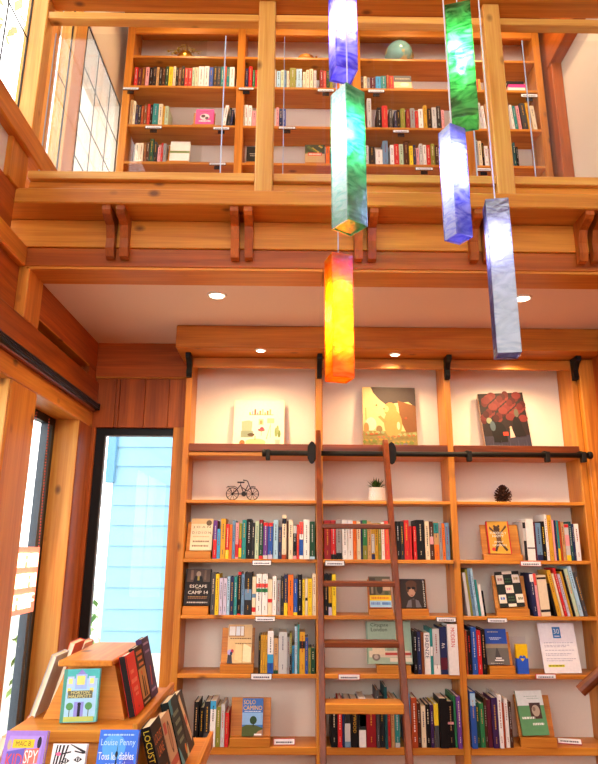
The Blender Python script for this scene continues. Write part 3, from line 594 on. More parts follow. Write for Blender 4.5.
row(C2, SZ['C'], 674, YS, 'third book row', LB, 'books in the third row of the ladder bay')
C3 = [(467, 468.6, 630.6, 'rust'), (468.7, 472.8, 631, 'black', dict(marks='red')), (473, 478.4, 627.6, 'blue'), (478.7, 482.8, 630.6, 'red'), (483, 487.4, 629.5, 'black')]
row(C3, SZ['C'], 672, YS, 'third book row', EB, 'books in the third row of the end bay')
YD = YF-.006
D1 = [(192.4, 197.4, 702, 'black'), (198.5, 202.5, 707.7, 'black'), (203, 208.7, 701.7, 'charcoal', dict(bands=[(.05, .3, 'dark grey')])), (209, 214.8, 701, 'white', dict(bands=[(.82, 1, 'sky blue')])), (215.1, 219.6, 707, 'olive'), (219.9, 223.8, 704.4, 'pale grey', dict(marks='red')), (224.1, 228, 713, 'red')]
row(D1, SZ['D'], 747, YD, 'lowest book row', WB, 'books in the lowest row of the window bay', d=(.16, .2))
D2 = [(331, 337.6, 704, 'black'), (338, 342.3, 699, 'red'), (342.6, 344.8, 703, 'navy', dict(marks='-')), (345, 350.8, 700, 'pale grey', dict(bands=[(0, .12, 'slate blue'), (.5, .8, 'charcoal')], marks='-')), (351.2, 359, 700, 'black', dict(title=('HOLLYWOOD', .3, .96, .4, 'gold'))), (359.4, 366.4, 698, 'white', dict(bands=[(.35, .75, 'charcoal'), (.42, .68, 'white'), (.9, .98, 'olive')], marks='-')), (366.8, 376.6, 700, 'dark red', dict(bands=[(.78, .97, 'pale grey')])), (377, 380, 690, 'dark grey', dict(dy=-.01)), (380.3, 385, 696, 'charcoal'), (385.4, 387.8, 686, 'dark teal', dict(dy=-.03, marks='-')),
 (388, 391.2, 698, 'red', dict(bands=[(.8, 1, 'mustard')])), (391.5, 395.2, 698, 'tan'), (395.5, 400.4, 700, 'teal', dict(bands=[(0, .1, 'pale grey')])), (407.2, 411.8, 694, 'slate blue', dict(marks='-')), (412.2, 418, 697.5, 'rust', dict(dy=-.012, marks='white')), (418.4, 422, 703.4, 'dark brown'), (422.3, 426.8, 706, 'cream'), (427.1, 431.2, 704.6, 'black'), (431.5, 435, 705, 'dark purple'), (435.3, 440, 704, 'yellow', dict(bands=[(0, .5, 'dark grey')], marks='-')),
 (440.4, 448.6, 698, 'black', dict(dy=-.015, marks='-')), (449, 455.2, 701.4, 'black', dict(bands=[(.5, .55, 'pink')])), (455.6, 457.8, 696, 'green', dict(marks='-')), (458, 462, 696, 'purple', dict(dy=-.02))]
row(D2, SZ['D'], 747.5, YD, 'lowest book row', LB, 'books in the lowest row of the ladder bay', d=(.16, .21))
D3 = [(471.8, 477.2, 691, 'blue', dict(bands=[(.75, .97, 'light blue')], dy=-.02)), (477.5, 481.2, 702.7, 'dark green'), (481.5, 486, 703.4, 'green'), (486.3, 488.8, 698, 'dark brown'), (489.1, 493.3, 700, 'maroon', dict(marks='-')), (493.6, 499.6, 697.5, 'dark purple', dict(dy=-.01)), (499.9, 504, 694.7, 'white', dict(dy=-.01)), (504.3, 506.5, 703, 'rust', dict(marks='-')), (506.8, 510.6, 698.7, 'white'), (511, 514, 702, 'dark brown')]  # the last dark brown book is shadow beside the white one, given as colour
row(D3, SZ['D'], 747.5, YD, 'lowest book row', EB, 'books in the lowest row of the end bay', d=(.16, .21))

# ================================================================== FACE-OUT BOOKS AND STANDS
def face_book(label, loc, w, h, t, c, items, tilt=0, yaw=0, group=None, name='book', cat='book', spine=None, spine_title=None, roll=0):
    """leans back on its stand; front cover toward -y, bottom centre of the cover at loc"""
    cm = flat(c, .35); x = w/2; k = .0018
    loc = (loc[0], loc[1], loc[2]+t*math.sin(tilt)+x*abs(math.sin(roll))+.0004)      # rests on its rear edge
    mb = MB().box((-x, 0, 0), (x, k, h), cm).box((-x, t-k, 0), (x, t, h), cm).box((-x, k, 0), (-x+k, t-k, h), flat(spine or c, .35))
    o = tag(mb.build(name, None, loc, (-tilt, roll, yaw)), label, cat, group)
    MB().box((-x+k, k, .003), (x-.003, t-k, h-.003), PAGES).build('page_block', o)
    if items: art([('r', .002, .002, .998, .998, c)] + items, w, h, 'cover_print', o)
    if spine_title:
        vs, fs, ar = text_mesh(spine_title[0]); z0, z1 = spine_title[1]*h, spine_title[2]*h; m2 = MB(); m = flat(spine_title[3], .4)
        for f in fs: m2.face([(-x-.0005, t/2 - vs[i][1]*t*.6, (z0+z1)/2 - vs[i][0]*(z1-z0)) for i in f], m)
        m2.build('spine_title', o)
    return o
def stand(label, loc, w, lip, back, tilt, yaw=0, bw=None, mat=None, depth=.05):
    """little wooden easel: a ledge block and a sloping back"""
    m = mat or pine('x')
    t = thing('book_stand', label, 'book stand', loc, (0, 0, yaw), 'wooden book stands on the shelves')
    MB().box((-w/2, 0, 0), (w/2, depth, lip), m).build('ledge', t, bevel=.002)
    b2 = (bw or w)/2
    MB().box((-b2, 0, 0), (b2, .012, back), m).build('back_board', t, (0, depth-.012, lip), (-tilt, 0, 0), bevel=.002)
    return t
def display_px(lab_book, lab_stand, xl, xr, yt, yb, z, Y, c, items, t=.022, lip_px=None, sl=None, sr=None, back_up=.0, tilt=.22, yaw=0, roll=0, spine=None):
    """a face-out book on a stand; xl..xr,yt..yb the cover in photo pixels, Y the plane of the stand's front"""
    a = atY(xl, yb, Y); b = atY(xr, yb, Y); w = b.x-a.x; xc = (a.x+b.x)/2; zb = a.z; lip = max(.012, zb-z-.001)
    h = (atY((xl+xr)/2, yt, Y+.03).z - zb)/math.cos(tilt)
    s0, s1 = (atY(sl, yb, Y).x, atY(sr, yb, Y).x) if sl else (a.x-.005, b.x+.005)
    sx = (s0+s1)/2
    stand(lab_stand, (sx, Y, z+.0005), s1-s0, lip, max(.05, h*.93+back_up), tilt, yaw, depth=.028+t)
    ox, oy = (xc-sx)*math.cos(yaw)-.013*math.sin(yaw), (xc-sx)*math.sin(yaw)+.013*math.cos(yaw)
    face_book(lab_book, (sx+ox, Y+oy, z+.001+lip), w, h, t-.001, c, items, tilt, yaw, spine=spine, roll=roll)

YP = YF+.006
display_px('cream face-out paperback with spaced serif lettering, on a pine stand', 'pine stand under the cream face-out paperback, top book row', 189, 211, 519.2, 551, SZ['A'], YP, 'ead8b4',
 [('r', 0, .83, 1, 1, 'dcb987'), ('e', .82, .86, .13, .09, '6e5a45'), ('t', 'J O A N', .5, .72, .8, .08, '5a4636'), ('t', 'D I D I O N', .5, .55, .85, .08, '6a5140'), ('l', .12, .41, .85, .03, 'c7a57a'), ('l', .12, .25, .88, .05, '8a6f55'), ('l', .1, .11, .86, .05, '8a6f55')],
 sl=184.8, sr=210.8)
display_px('black face-out book with a standing figure over white lettering', 'pine stand under the black face-out book beside the window trim', 183, 209.4, 570, 606.3, SZ['B'], YP, '241d1d',
 [('r', .05, .64, .95, .98, '5d4a40'), ('e', .5, .86, .09, .08, 'b59b84'), ('p', [(.3, .64), (.7, .64), (.64, .8), (.36, .8)], '22201e'), ('r', .46, .68, .54, .8, 'b8a44e'), ('r', .2, .7, .3, .98, '8a6f5c'), ('r', .72, .7, .8, .98, '77604f'),
  ('t', 'ESCAPE', .52, .52, .66, .08, 'efe6d8'), ('t', 'FROM', .52, .45, .2, .03, 'c9bba7'), ('t', 'CAMP 14', .52, .35, .76, .09, 'efe6d8'), ('l', .15, .22, .88, .02, 'b4894c'), ('l', .15, .18, .88, .02, '9a6a4a'), ('l', .12, .06, .9, .035, 'c9bfb4')], sl=182.4, sr=208.4)
display_px('tan face-out book with a window and flower vase on its cover', 'pine stand under the tan face-out book, third row', 226.5, 251, 626, 664.6, SZ['C'], YP, 'e5c088',
 [('r', .02, .68, .68, .97, 'b98a55'), ('r', .05, .71, .3, .95, 'f1efe8'), ('r', .33, .71, .5, .95, 'e9eef2'), ('r', .53, .71, .65, .95, 'f4f1ea'), ('p', [(.62, .05), (.98, .03), (.98, .4), (.66, .52)], 'f0e3b4'), ('p', [(.3, .1), (.6, .02), (.6, .45), (.34, .5)], 'efcf95'),
  ('r', .61, 0, .64, .5, 'c9a86a'), ('l', .1, .62, .95, .03, '8a5f3a'), ('l', .3, .49, .98, .03, '8a5f3a'), ('p', [(.0, .0), (.22, .0), (.18, .22), (.02, .22)], '3c3a44'), ('e', .1, .28, .1, .07, 'b9a8d8'), ('e', .2, .31, .06, .05, 'c23a4a'), ('e', .16, .25, .05, .05, '2f2f52')], sl=220, sr=253.6)
display_px('blue face-out guidebook with yellow title and a lone tree', 'wide pine stand under the blue tree guidebook', 241.3, 262.2, 700.2, 738, SZ['D'], YD, '3e78c4',
 [('r', 0, .3, 1, .62, '8db9e6'), ('r', 0, .62, 1, 1, '3f74c2'), ('p', [(0, 0), (1, 0), (1, .22), (.6, .3), (.2, .3), (0, .24)], '4c5a2a'), ('p', [(.55, 0), (1, 0), (1, .18), (.8, .14)], 'b98a6a'), ('e', .54, .42, .17, .11, '2d4a26'), ('r', .52, .26, .57, .38, '2d2f1e'),
  ('t', 'SOLO', .34, .90, .58, .12, 'f3c23a'), ('t', 'CAMINO', .5, .745, .92, .12, 'f3c23a'), ('l', .1, .64, .9, .02, 'e8eef6'), ('r', .6, .03, .95, .07, 'f2f2f2')], sl=229.5, sr=270.2, back_up=.02)
display_px('face-out book with photo cover over yellow and pale blue bands', 'pine stand behind the ladder steps, second book row', 370, 392.2, 577.5, 609, SZ['B'], YP, 'b0583a',
 [('r', .02, .4, 1, 1, '6f6a52'), ('r', .02, .4, .3, .95, '4a4436'), ('r', .1, .45, .2, .75, '8f8270'), ('r', .62, .55, .98, .92, 'c9a58a'), ('e', .5, .62, .14, .18, '3a3a30'), ('e', .8, .47, .1, .06, '4f5a3c'), ('r', .02, .23, 1, .4, 'f0cb2f'), ('l', .1, .28, .9, .07, 'd8862c'), ('r', .02, .02, 1, .23, 'a6d4ef'), ('l', .08, .1, .5, .08, '6f8fd0'), ('l', .58, .1, .95, .08, '3f6fc0')], sl=369, sr=393.5)
display_px('dark face-out biography with a man in sunglasses', 'pine stand under the dark portrait biography', 401.5, 427.5, 580, 609, SZ['B'], YP, '2c211a',
 [('p', [(.2, .02), (.8, .02), (.7, .25), (.5, .32), (.3, .25)], '6a6468'), ('r', .42, .02, .58, .3, '3a2f2c'), ('e', .44, .62, .17, .24, 'b98d74'), ('e', .45, .82, .22, .13, '54341f'), ('e', .3, .68, .06, .15, '54341f'), ('e', .6, .68, .06, .14, '54341f'), ('e', .36, .68, .08, .05, '15110f'), ('e', .53, .68, .08, .05, '15110f'), ('r', .4, .42, .5, .45, '8a4f44'),
  ('t', 'JOHN LENNON', .92, .5, .07, .9, 'efe8dc', 1)], sl=402, sr=429, back_up=.015)
display_px('large pale green face-out city guide with a bus on it', 'small pine stand under the pale green city guide', 367.8, 413.5, 623, 665.5, SZ['C'], YP, '9fb8a0',
 [('r', 0, .02, .03, 1, '7f9a86'), ('t', 'Citygate', .3, .9, .4, .1, '2e3a34'), ('t', 'London', .29, .8, .36, .09, '2e3a34'), ('r', .05, .15, .95, .3, 'd8c8b0'), ('r', .4, .2, .98, .26, 'b5453a'), ('e', .2, .16, .09, .09, '7a7068'), ('e', .2, .16, .05, .05, 'b9aca0'), ('r', .12, .22, .4, .38, 'e0cfb0'), ('r', .66, .3, .76, .7, 'c8a860'), ('p', [(.66, .7), (.76, .7), (.71, .84)], '6b6048'), ('r', .45, .3, .6, .55, '8aa08c'), ('r', .5, .05, .98, .14, 'e2d6c2')], t=.03, sl=377, sr=411)
display_px('gold face-out paperback with red edges and an animal leaping', 'wide cedar coloured stand under the gold paperback', 490.2, 512.6, 522, 554.5, SZ['A'], YP, 'c9252b',
 [('r', .05, 0, .95, 1, 'd3a03a'), ('e', .45, .75, .14, .1, '4a3426'), ('e', .36, .84, .05, .04, '4a3426'), ('e', .55, .85, .05, .04, '4a3426'), ('p', [(.38, .7), (.6, .68), (.62, .3), (.4, .32)], '6b4a30'), ('p', [(.4, .34), (.5, .3), (.36, .06), (.26, .08)], '4a3426'), ('p', [(.52, .32), (.62, .32), (.86, .12), (.78, .06)], '4a3426'), ('p', [(.6, .66), (.6, .6), (.9, .82), (.86, .88)], '5a3c28'), ('p', [(.38, .66), (.38, .6), (.12, .76), (.14, .84)], '5a3c28'),
  ('t', 'FURIOUSLY', .5, .63, .72, .075, 'f6efe2'), ('t', 'HAPPY', .48, .535, .5, .075, 'f6efe2'), ('t', 'JENNY', .48, .35, .42, .065, 'f6efe2'), ('t', 'LAWSON', .5, .255, .6, .065, 'f6efe2'), ('e', .22, .13, .08, .055, 'd8342f')], sl=484.5, sr=522.5, tilt=.25, yaw=-.08)
ck = [('r', 0, 0, 1, 1, '1d221c')]
for j in range(4):
    for i in range(3):
        if (i+j) % 2 == (1 if j % 2 == 0 else 0) or (j in (0,) and i == 1): pass
for (u0_, v0_, u1_, v1_) in ((.3, .92, .7, 1), (.02, .64, .32, .9), (.68, .66, .98, .9), (.34, .38, .66, .6), (.0, .1, .3, .34), (.7, .1, 1, .34), (.34, 0, .66, .08)): ck.append(('r', u0_, v0_, u1_, v1_, 'efe0cb'))
for (u0_, v0_, c_) in ((.08, .74, 'c98f86'), (.74, .75, 'b9a06a'), (.38, .46, 'c58aa0'), (.06, .2, '4f7fc4'), (.78, .18, '6a7a5a')): ck.append(('l', u0_, v0_, u0_+.2, .07, c_))
for (u0_, v0_) in ((.38, .68), (.38, .16)): ck += [('l', u0_, v0_, u0_+.26, .04, '3f5a35'), ('l', u0_, v0_+.08, u0_+.24, .04, '3f5a35')]
display_px('face-out book with a black and cream chequered cover', 'cedar coloured stand under the chequered book', 501.5, 525.5, 573.5, 608.6, SZ['B'], YP, '1d221c', ck, sl=497, sr=529, tilt=.3, yaw=-.12, roll=-.06)
display_px('face-out travel book with blue sky over a grey road', 'cedar coloured stand under the road travel book', 488.5, 511, 630.3, 666, SZ['C'], YP, '2a4fae',
 [('r', 0, .58, 1, 1, '2f57b8'), ('r', 0, .46, 1, .58, '9c8f78'), ('r', 0, 0, 1, .46, '6f6c66'), ('p', [(.3, 0), (.72, 0), (.52, .46), (.47, .46)], '4e4d4c'), ('l', .15, .9, .65, .025, 'c9c0a0'), ('l', .2, .73, .75, .03, 'b8c8e8'), ('l', .25, .69, .65, .03, 'b8c8e8'), ('r', .4, .16, .66, .2, 'e8e6e0'), ('r', .35, .1, .75, .14, 'e8e6e0'), ('l', .15, .03, .7, .02, 'c8c4bc')], sl=489.5, sr=515)
display_px('face-out book with white top, green ground and brown photo', 'pine stand under the green and white book, lowest row', 524, 550.4, 694.4, 738, SZ['D'], YD, '5f9a66',
 [('r', 0, .66, 1, 1, 'e9efe9'), ('r', .44, .36, .86, .72, '4a332a'), ('e', .66, .54, .15, .13, 'b9a894'), ('e', .6, .58, .06, .05, '8a7464'), ('l', .3, .86, .8, .015, 'a8bfae'), ('l', .4, .81, .85, .015, 'a8bfae'), ('l', .1, .36, .58, .05, 'eef4ea'), ('l', .46, .22, .88, .05, 'eef4ea')], sl=521, sr=556.5, tilt=.3, yaw=-.08, roll=-.05)

# ================================================================== ORNAMENTS AND SIGNS ON THE SHELVES
def canvas(label, x0, x1, ytop, Yb, items, base, dx=0, c_edge='e8dcc8'):
    a = atY(x0, 445, Yb); b = atY(x1, 445, Yb); w = b.x-a.x; z = SZ['L']+.001
    h = atY((x0+x1)/2, ytop, Yb+.03).z - z; tl = math.asin(min(.35, .06/h))
    o = tag(MB().box((-w/2, 0, 0), (w/2, .02, h), flat(c_edge, .7)).build('canvas_picture', None, ((a.x+b.x)/2, Yb, z+.02*math.sin(tl)+w/2*abs(math.sin(dx))), (-tl, dx, 0), bevel=.001), label, 'picture', 'canvas pictures on the top ledge')
    art([('r', 0, 0, 1, 1, base)]+items, w, h, 'painting', o, rough=.6)
YC = 4.175
canvas('white canvas picture of an armchair, small tables and a plant', 232.5, 284, 399.5, YC,
 [('e', .44, .21, .2, .07, 'dcc48a'), ('p', [(.17, .3), (.36, .3), (.37, .6), (.3, .62), (.16, .6)], '9aa688'), ('r', .15, .3, .39, .42, '87947a'), ('r', .3, .72, .78, .735, 'c98a5a')] +
 [('r', .3+i*.05, .735, .335+i*.05, .735+.04+.03*((i*7) % 3), c) for i, c in enumerate(('d9b040', '7a8fb0', 'd2563c', 'b07a9a', 'd98a4a', 'cfae8a', 'd9a06a', 'c8703c', 'b0a070'))] +
 [('r', .49, .53, .59, .65, 'e3c89a'), ('r', .51, .55, .57, .62, 'c98f5a'), ('r', .66, .57, .8, .66, 'f0d98a'), ('r', .725, .3, .735, .57, 'd8b880'), ('p', [(.64, .27), (.66, .27), (.73, .53), (.72, .54)], 'd8a888'), ('e', .55, .44, .07, .03, 'd95a5a'), ('e', .56, .47, .04, .025, 'c83a52'), ('r', .545, .33, .555, .42, 'b98a5a'), ('e', .35, .35, .07, .03, '5a4a30'), ('r', .42, .25, .44, .33, 'c9976a'), ('e', .18, .2, .055, .05, 'c8703c'), ('e', .18, .16, .03, .03, '4a3a44'),
  ('e', .84, .4, .03, .09, '8a9a5a'), ('e', .9, .37, .03, .07, '7a8a4a'), ('e', .87, .45, .025, .08, '97a468'), ('p', [(.83, .16), (.91, .16), (.92, .26), (.82, .26)], 'e6b9a0')], 'eee2c8')
canvas('canvas picture of a pale bear reading under a dark tree', 363.5, 418, 386.5, YC,
 [('r', 0, 0, 1, .34, '8f8048'), ('p', [(.16, 1), (1, 1), (1, .7), (.86, .78), (.62, .76), (.46, .72), (.3, .82), (.2, .92)], '4a3f3a'), ('p', [(.66, .8), (1, .72), (1, .34), (.8, .32), (.7, .5)], '7d5230'), ('e', .52, .66, .12, .11, 'bf8c4c'), ('e', .56, .45, .17, .22, 'c0904f'), ('e', .44, .67, .05, .05, 'dfb274'), ('e', .4, .67, .012, .012, '3a2a1c'), ('p', [(.28, .55), (.33, .57), (.44, .48), (.41, .44)], '9a8a50'), ('e', .15, .44, .1, .1, 'd6c7ac'), ('e', .06, .38, .05, .08, 'a8804a'), ('e', .3, .36, .06, .06, '8a6f48'), ('r', .05, .5, .065, .68, 'e08a34'), ('e', .66, .42, .03, .06, 'e8cfa0')] +
 [('e', (i*.137) % 1*.96+.02, .02+.3*((i*.377) % 1), .018+.012*(i % 3), .014+.01*(i % 2), ('a89858', '74823f', 'b8683c', '5c6638', 'b08c3a', '98a26a', '7a6c78', '8a7a48')[i % 8]) for i in range(90)] + [('e', .26, .72, .02, .012, 'd8562c'), ('e', .8, .53, .02, .012, 'e05a38')], 'dcbf82', dx=.012)
canvas('canvas picture of a red leafed tree over dark figures', 486.5, 533, 393, YC,
 [('r', 0, 0, 1, .3, '3c3744'), ('r', 0, .3, 1, 1, '2c2120')] + [('e', .05+(i*.173) % .9, .56+.42*((i*.291) % 1), .07+.03*(i % 2), .06, ('5a2220', '6b2a28', '451c1c', '74302b')[i % 4]) for i in range(46)] +
 [('e', .34, .36, .16, .17, '1c1716'), ('r', .2, .2, .5, .36, '1c1716'), ('e', .76, .44, .1, .17, '1f1a1a'), ('e', .78, .66, .05, .07, '5c5648'), ('p', [(.66, .28), (.92, .28), (.84, .5), (.72, .5)], '1f1a1a'), ('r', .42, .3, .53, .36, 'c8422e'), ('p', [(.56, .26), (.67, .27), (.63, .4), (.58, .4)], 'd9b0a0'), ('e', .605, .42, .025, .03, 'd9b090'), ('e', .16, .55, .06, .05, '8a9070'), ('e', .22, .46, .06, .08, '4f5f66')] +
 [('p', [(.04+i*.06, 0), (.07+i*.06, 0), (.055+i*.06, .14+.05*(i % 3))], '544e5e') for i in range(16)], '2c2120', dx=-.045)

def card(name, label, xl, xr, yt, yb, Y, c='f2f2f4', border=None, rot=(0, 0, 0), lines=1, holder='17171a'):
    a = atY(xl, yb, Y); b = atY(xr, yt, Y); w = b.x-a.x; h = b.z-a.z
    t = thing(name, label, 'sign', ((a.x+b.x)/2, Y, a.z), rot, 'shelf category tags')
    MB().box((-w/2, 0, 0), (w/2, .004, h), flat(border or holder, .4)).build('holder', t)
    o = MB().box((-w/2+.003, -.0015, .003), (w/2-.003, -.0002, h-.003), flat(c, .5)).build('tag_card', t)
    art([('l', .1, .35, .9, .3, '55556a')], w-.006, h-.006, 'lettering', o, y=-.0018)
    return t
for lab, a in (('white tag with black holder on the top book shelf edge, window bay', (252, 271.5, 560.2, 565.5)), ('white tag on the top book shelf edge beside the ladder side rail', (325, 344.5, 560.6, 566)),
               ('white tag on the second book shelf edge, window bay', (255, 275.5, 616.4, 621.6)), ('white tag in black holder on the second shelf edge, ladder bay', (436.5, 456, 617, 622)),
               ('white tag on the second shelf edge below the chequered book', (487.5, 507, 618, 622.8)), ('white tag in dark holder on the third shelf edge, window bay', (250.6, 272, 673.4, 680))):
    card('shelf_tag', lab, *a, YF-.008)
for lab, a in (('white tag with red border below the gold paperback stand', (520.6, 541, 561.2, 566.2)), ('red bordered tag on the third shelf edge behind the ladder', (338.2, 360, 674, 680)), ('red bordered tag on the third shelf edge under the notice', (536, 555.8, 674, 679))):
    card('shelf_tag', lab, *a, YF-.008, border='c2303a')
o = card('shelf_tag', 'red and white tag standing loose beside the tree guidebook', 273.5, 295, 740, 746.4, YF+.03, border='c2303a', rot=(-.3, 0, .02))
o.location.z = SZ['D']+.002
o = card('shelf_tag', 'white tag with red edge lying askew on the lowest shelf', 559, 581, 738.5, 745.5, YF+.05, border='b03045', rot=(-.9, 0, -.25)); o.location.z = SZ['D']+.006

# toy bicycle
def bicycle():
    p = atY(242, 500, YF+.05); s = .2
    t = thing('toy_bicycle', 'small black wire bicycle ornament on the shelf beside the window', 'ornament', (p.x, YF+.06, SZ['O']+.001))
    r_ = .039; B = flat('1f1c1c', .45)
    for x in (-.064, .066):
        w_ = MB().tube([(x+r_*math.cos(a*.3142), 0, r_+.003+r_*math.sin(a*.3142)) for a in range(20)], .0032, B, 6, True)
        for a in range(5): w_.tube([(x-r_*math.cos(a*.628), 0, r_-r_*math.sin(a*.628)+.003), (x+r_*math.cos(a*.628), 0, r_+r_*math.sin(a*.628)+.003)], .0014, B, 5)
        w_.sphere((x, 0, r_+.003), .008, B, 8).build('wheel', t)
    f = MB()
    for a, b in (((-.064, .042), (-.012, .098)), ((-.064, .042), (.01, .042)), ((-.012, .10), (.01, .042)), ((.01, .042), (.036, .098)), ((-.006, .085), (.034, .06)), ((.032, .125), (.066, .042))): f.tube([(a[0], 0, a[1]), (b[0], 0, b[1])], .0032, B, 6)
    f.build('frame', t)
    MB().tube([(.034, 0, .12), (.026, 0, .128), (.004, .012, .13)], .003, B, 6).tube([(.034, 0, .12), (.026, 0, .128), (.004, -.012, .13)], .003, B, 6).build('handlebar', t)
    MB().box((-.034, -.009, .112), (.012, .009, .12), B).tube([(-.012, 0, .098), (-.012, 0, .113)], .003, B, 6).build('saddle', t, bevel=.002)
    MB().lathe([(.016, -.003), (.016, .003)], B, 14).build('chain_wheel', t, (.01, -.003, .042), (R(90), 0, 0))
    MB().tube([(-.102, 0, .078), (-.095, 0, .09), (-.05, 0, .09), (-.034, 0, .08)], .0026, B, 6).tube([(-.09, 0, .088), (-.064, 0, .045)], .002, B, 5).build('rack', t)
    MB().tube([(.05, 0, .086), (.066, 0, .09), (.085, 0, .086)], .003, B, 6).build('mudguard', t)
bicycle()
def succulent():
    p = atY(377, 502, YF+.07)
    t = thing('potted_succulent', 'spiky green succulent in a white textured pot by the ladder', 'plant', (p.x, YF+.08, SZ['O']+.001))
    n = 24; mb = MB(); m = plaster('pot_white', 'ece6e2', .1)
    mb.lathe([(.046, 0), (.052, .008), (.0535, .05), (.0545, .088), (.048, .088), (.046, .075)], m, n).build('pot', t, smooth=False)
    d = MB()
    for i in range(7):
        for j in range(18): a = (j+.5*(i % 2))*.349; d.sphere((.0535*math.cos(a), .0535*math.sin(a), .012+i*.012), .004, m, 5)
    tag(d.build('pot_relief', t), kind='stuff')
    rn = random.Random(4)
    for i in range(34):
        a = i*2.4; el = .25+1.2*(i/34); L = rn.uniform(.06, .085); b_ = Vector((.012*math.cos(a), .012*math.sin(a), .078)); dr = Vector((math.cos(a)*math.cos(el), math.sin(a)*math.cos(el), math.sin(el)))
        sd = dr.cross(Vector((0, 0, 1))).normalized()*.006; mid = b_+dr*L*.5+Vector((0, 0, .006)); m_ = flat(('3f5a22', '55702c', '2f4a1e')[i % 3], .5)
        up_ = sd.cross(dr).normalized()*.003
        mbl = MB(); mbl.face([b_-sd, mid-sd, b_+dr*L, mid+up_], m_).face([b_+sd, mid+up_, b_+dr*L, mid+sd], m_).face([b_-sd, mid+up_, b_+sd], m_); mbl.build('leaf', t)
    MB().lathe([(.044, .072), (.02, .078)], flat('3a2a1c', .9), 16).build('soil', t)
succulent()
def pinecone():
    p = atY(504.5, 502, YF+.07); t = thing('pine_cone', 'brown open pine cone on the shelf beyond the ladder', 'pine cone', (p.x, YF+.09, SZ['O']+.001))
    MB().lathe([(.012, .004), (.03, .02), (.034, .045), (.022, .075), (.006, .095)], flat('2e1a12', .8), 12).build('core', t)
    cols = [flat(c, .8) for c in ('4a2c20', '5c3a2a', '3c2419')]
    for i in range(84):
        a = i*2.39996; f = i/84; z = .012+.086*f; el = -.35+1.5*f; rr = .028*math.sin(math.pi*min(.95, f*.85+.12)); L = .036*(1-.45*f)
        b_ = Vector((rr*math.cos(a), rr*math.sin(a), z)); dr = Vector((math.cos(a)*math.cos(el), math.sin(a)*math.cos(el), math.sin(el))); sd = Vector((-math.sin(a), math.cos(a), 0))*.0105; u_ = sd.cross(dr).normalized()*.004
        tip = b_+dr*L; mb = MB(); c = cols[i % 3]
        mb.face([b_-sd*.4, tip-sd-dr*.006, tip-dr*.0+u_, b_+u_], c).face([b_+sd*.4, b_+u_, tip+u_, tip+sd-dr*.006], c).face([tip-sd-dr*.006, tip-u_, tip+sd-dr*.006, tip+u_], c).face([b_-sd*.4, b_+sd*.4, tip+sd-dr*.006, tip-u_, tip-sd-dr*.006], c)
        o = mb.build('scale', t)
        if o.location.z + tip.z < .002: o.location.z += .01
pinecone()
# notice sheet, box in acrylic stand
p0, p1, p2 = atY(544.6, 671.5, YF+.02), atY(582.5, 671.5, YF+.02), atY(541, 623, YF+.07)
nw = p1.x-p0.x; nh = .285
nt_ = thing('notice_sheet', 'white printed notice with a blue emblem in a clear holder', 'sign', ((p0.x+p1.x)/2, YF+.02, SZ['C']+.007), (-.2, -.01, 0))
MB().box((-nw/2, 0, 0), (nw/2, .003, nh), glass('acrylic', (.98, .98, 1), 1)).box((-nw/2, .003, 0), (nw/2, .02, .003), MAT[('glass', 'acrylic')]).build('clear_holder', nt_)
pg = MB().box((-nw/2+.002, .0032, .002), (nw/2-.002, .004, nh-.002), flat('f4f3fa', .6)).build('sheet', nt_)
art([('r', 0, 0, 1, 1, 'f4f3fa'), ('r', .38, .7, .6, .93, '3a7fc0'), ('t', '30', .49, .84, .16, .1, 'e8f2fa'), ('r', .42, .73, .56, .75, 'dfeaf5')] + [('l', .1, y, .9-.1*(i % 3), .012, 'a8a8c0') for i, y in enumerate((.6, .55, .52, .45, .38, .35, .28, .24))] + [('r', .12, .12, .56, .17, 'e8e23c'), ('l', .14, .135, .54, .02, '5a6a20')], nw-.006, nh-.006, 'print', pg, y=-.0004)
bx0, bx1 = atY(517.8, 671, YF+.03).x, atY(529.2, 671, YF+.03).x
bxo = thing('bookmark_box', 'yellow over blue card box beside the white notice', 'box', ((bx0+bx1)/2, YF+.03, SZ['C']+.001)); bw_ = bx1-bx0; bh = .165
MB().box((-bw_/2, 0, 0), (bw_/2, .03, bh*.52), flat('2f5fd0', .4)).build('lower_sleeve', bxo); MB().box((-bw_/2, .001, bh*.52), (bw_/2, .029, bh), flat('f2c81e', .4)).build('upper_sleeve', bxo)
art([('p', [(.2, .55), (.3, .62), (.42, .62), (.5, .58), (.58, .62), (.7, .62), (.8, .55), (.8, .52), (.2, .52)], '2f5fd0'), ('p', [(.3, .52), (.7, .52), (.5, .42)], 'f2c81e')], bw_, bh, 'emblem', bxo, y=-.0005)
ac = thing('acrylic_holder', 'clear acrylic holder standing behind the yellow and blue box', 'holder', ((bx0+bx1)/2-.012, YF+.066, SZ['C']+.001))
MB().box((-.05, 0, 0), (.05, .003, .205), MAT[('glass', 'acrylic')]).build('back_plate', ac); MB().box((-.05, .003, 0), (.05, .07, .003), MAT[('glass', 'acrylic')]).build('foot', ac)

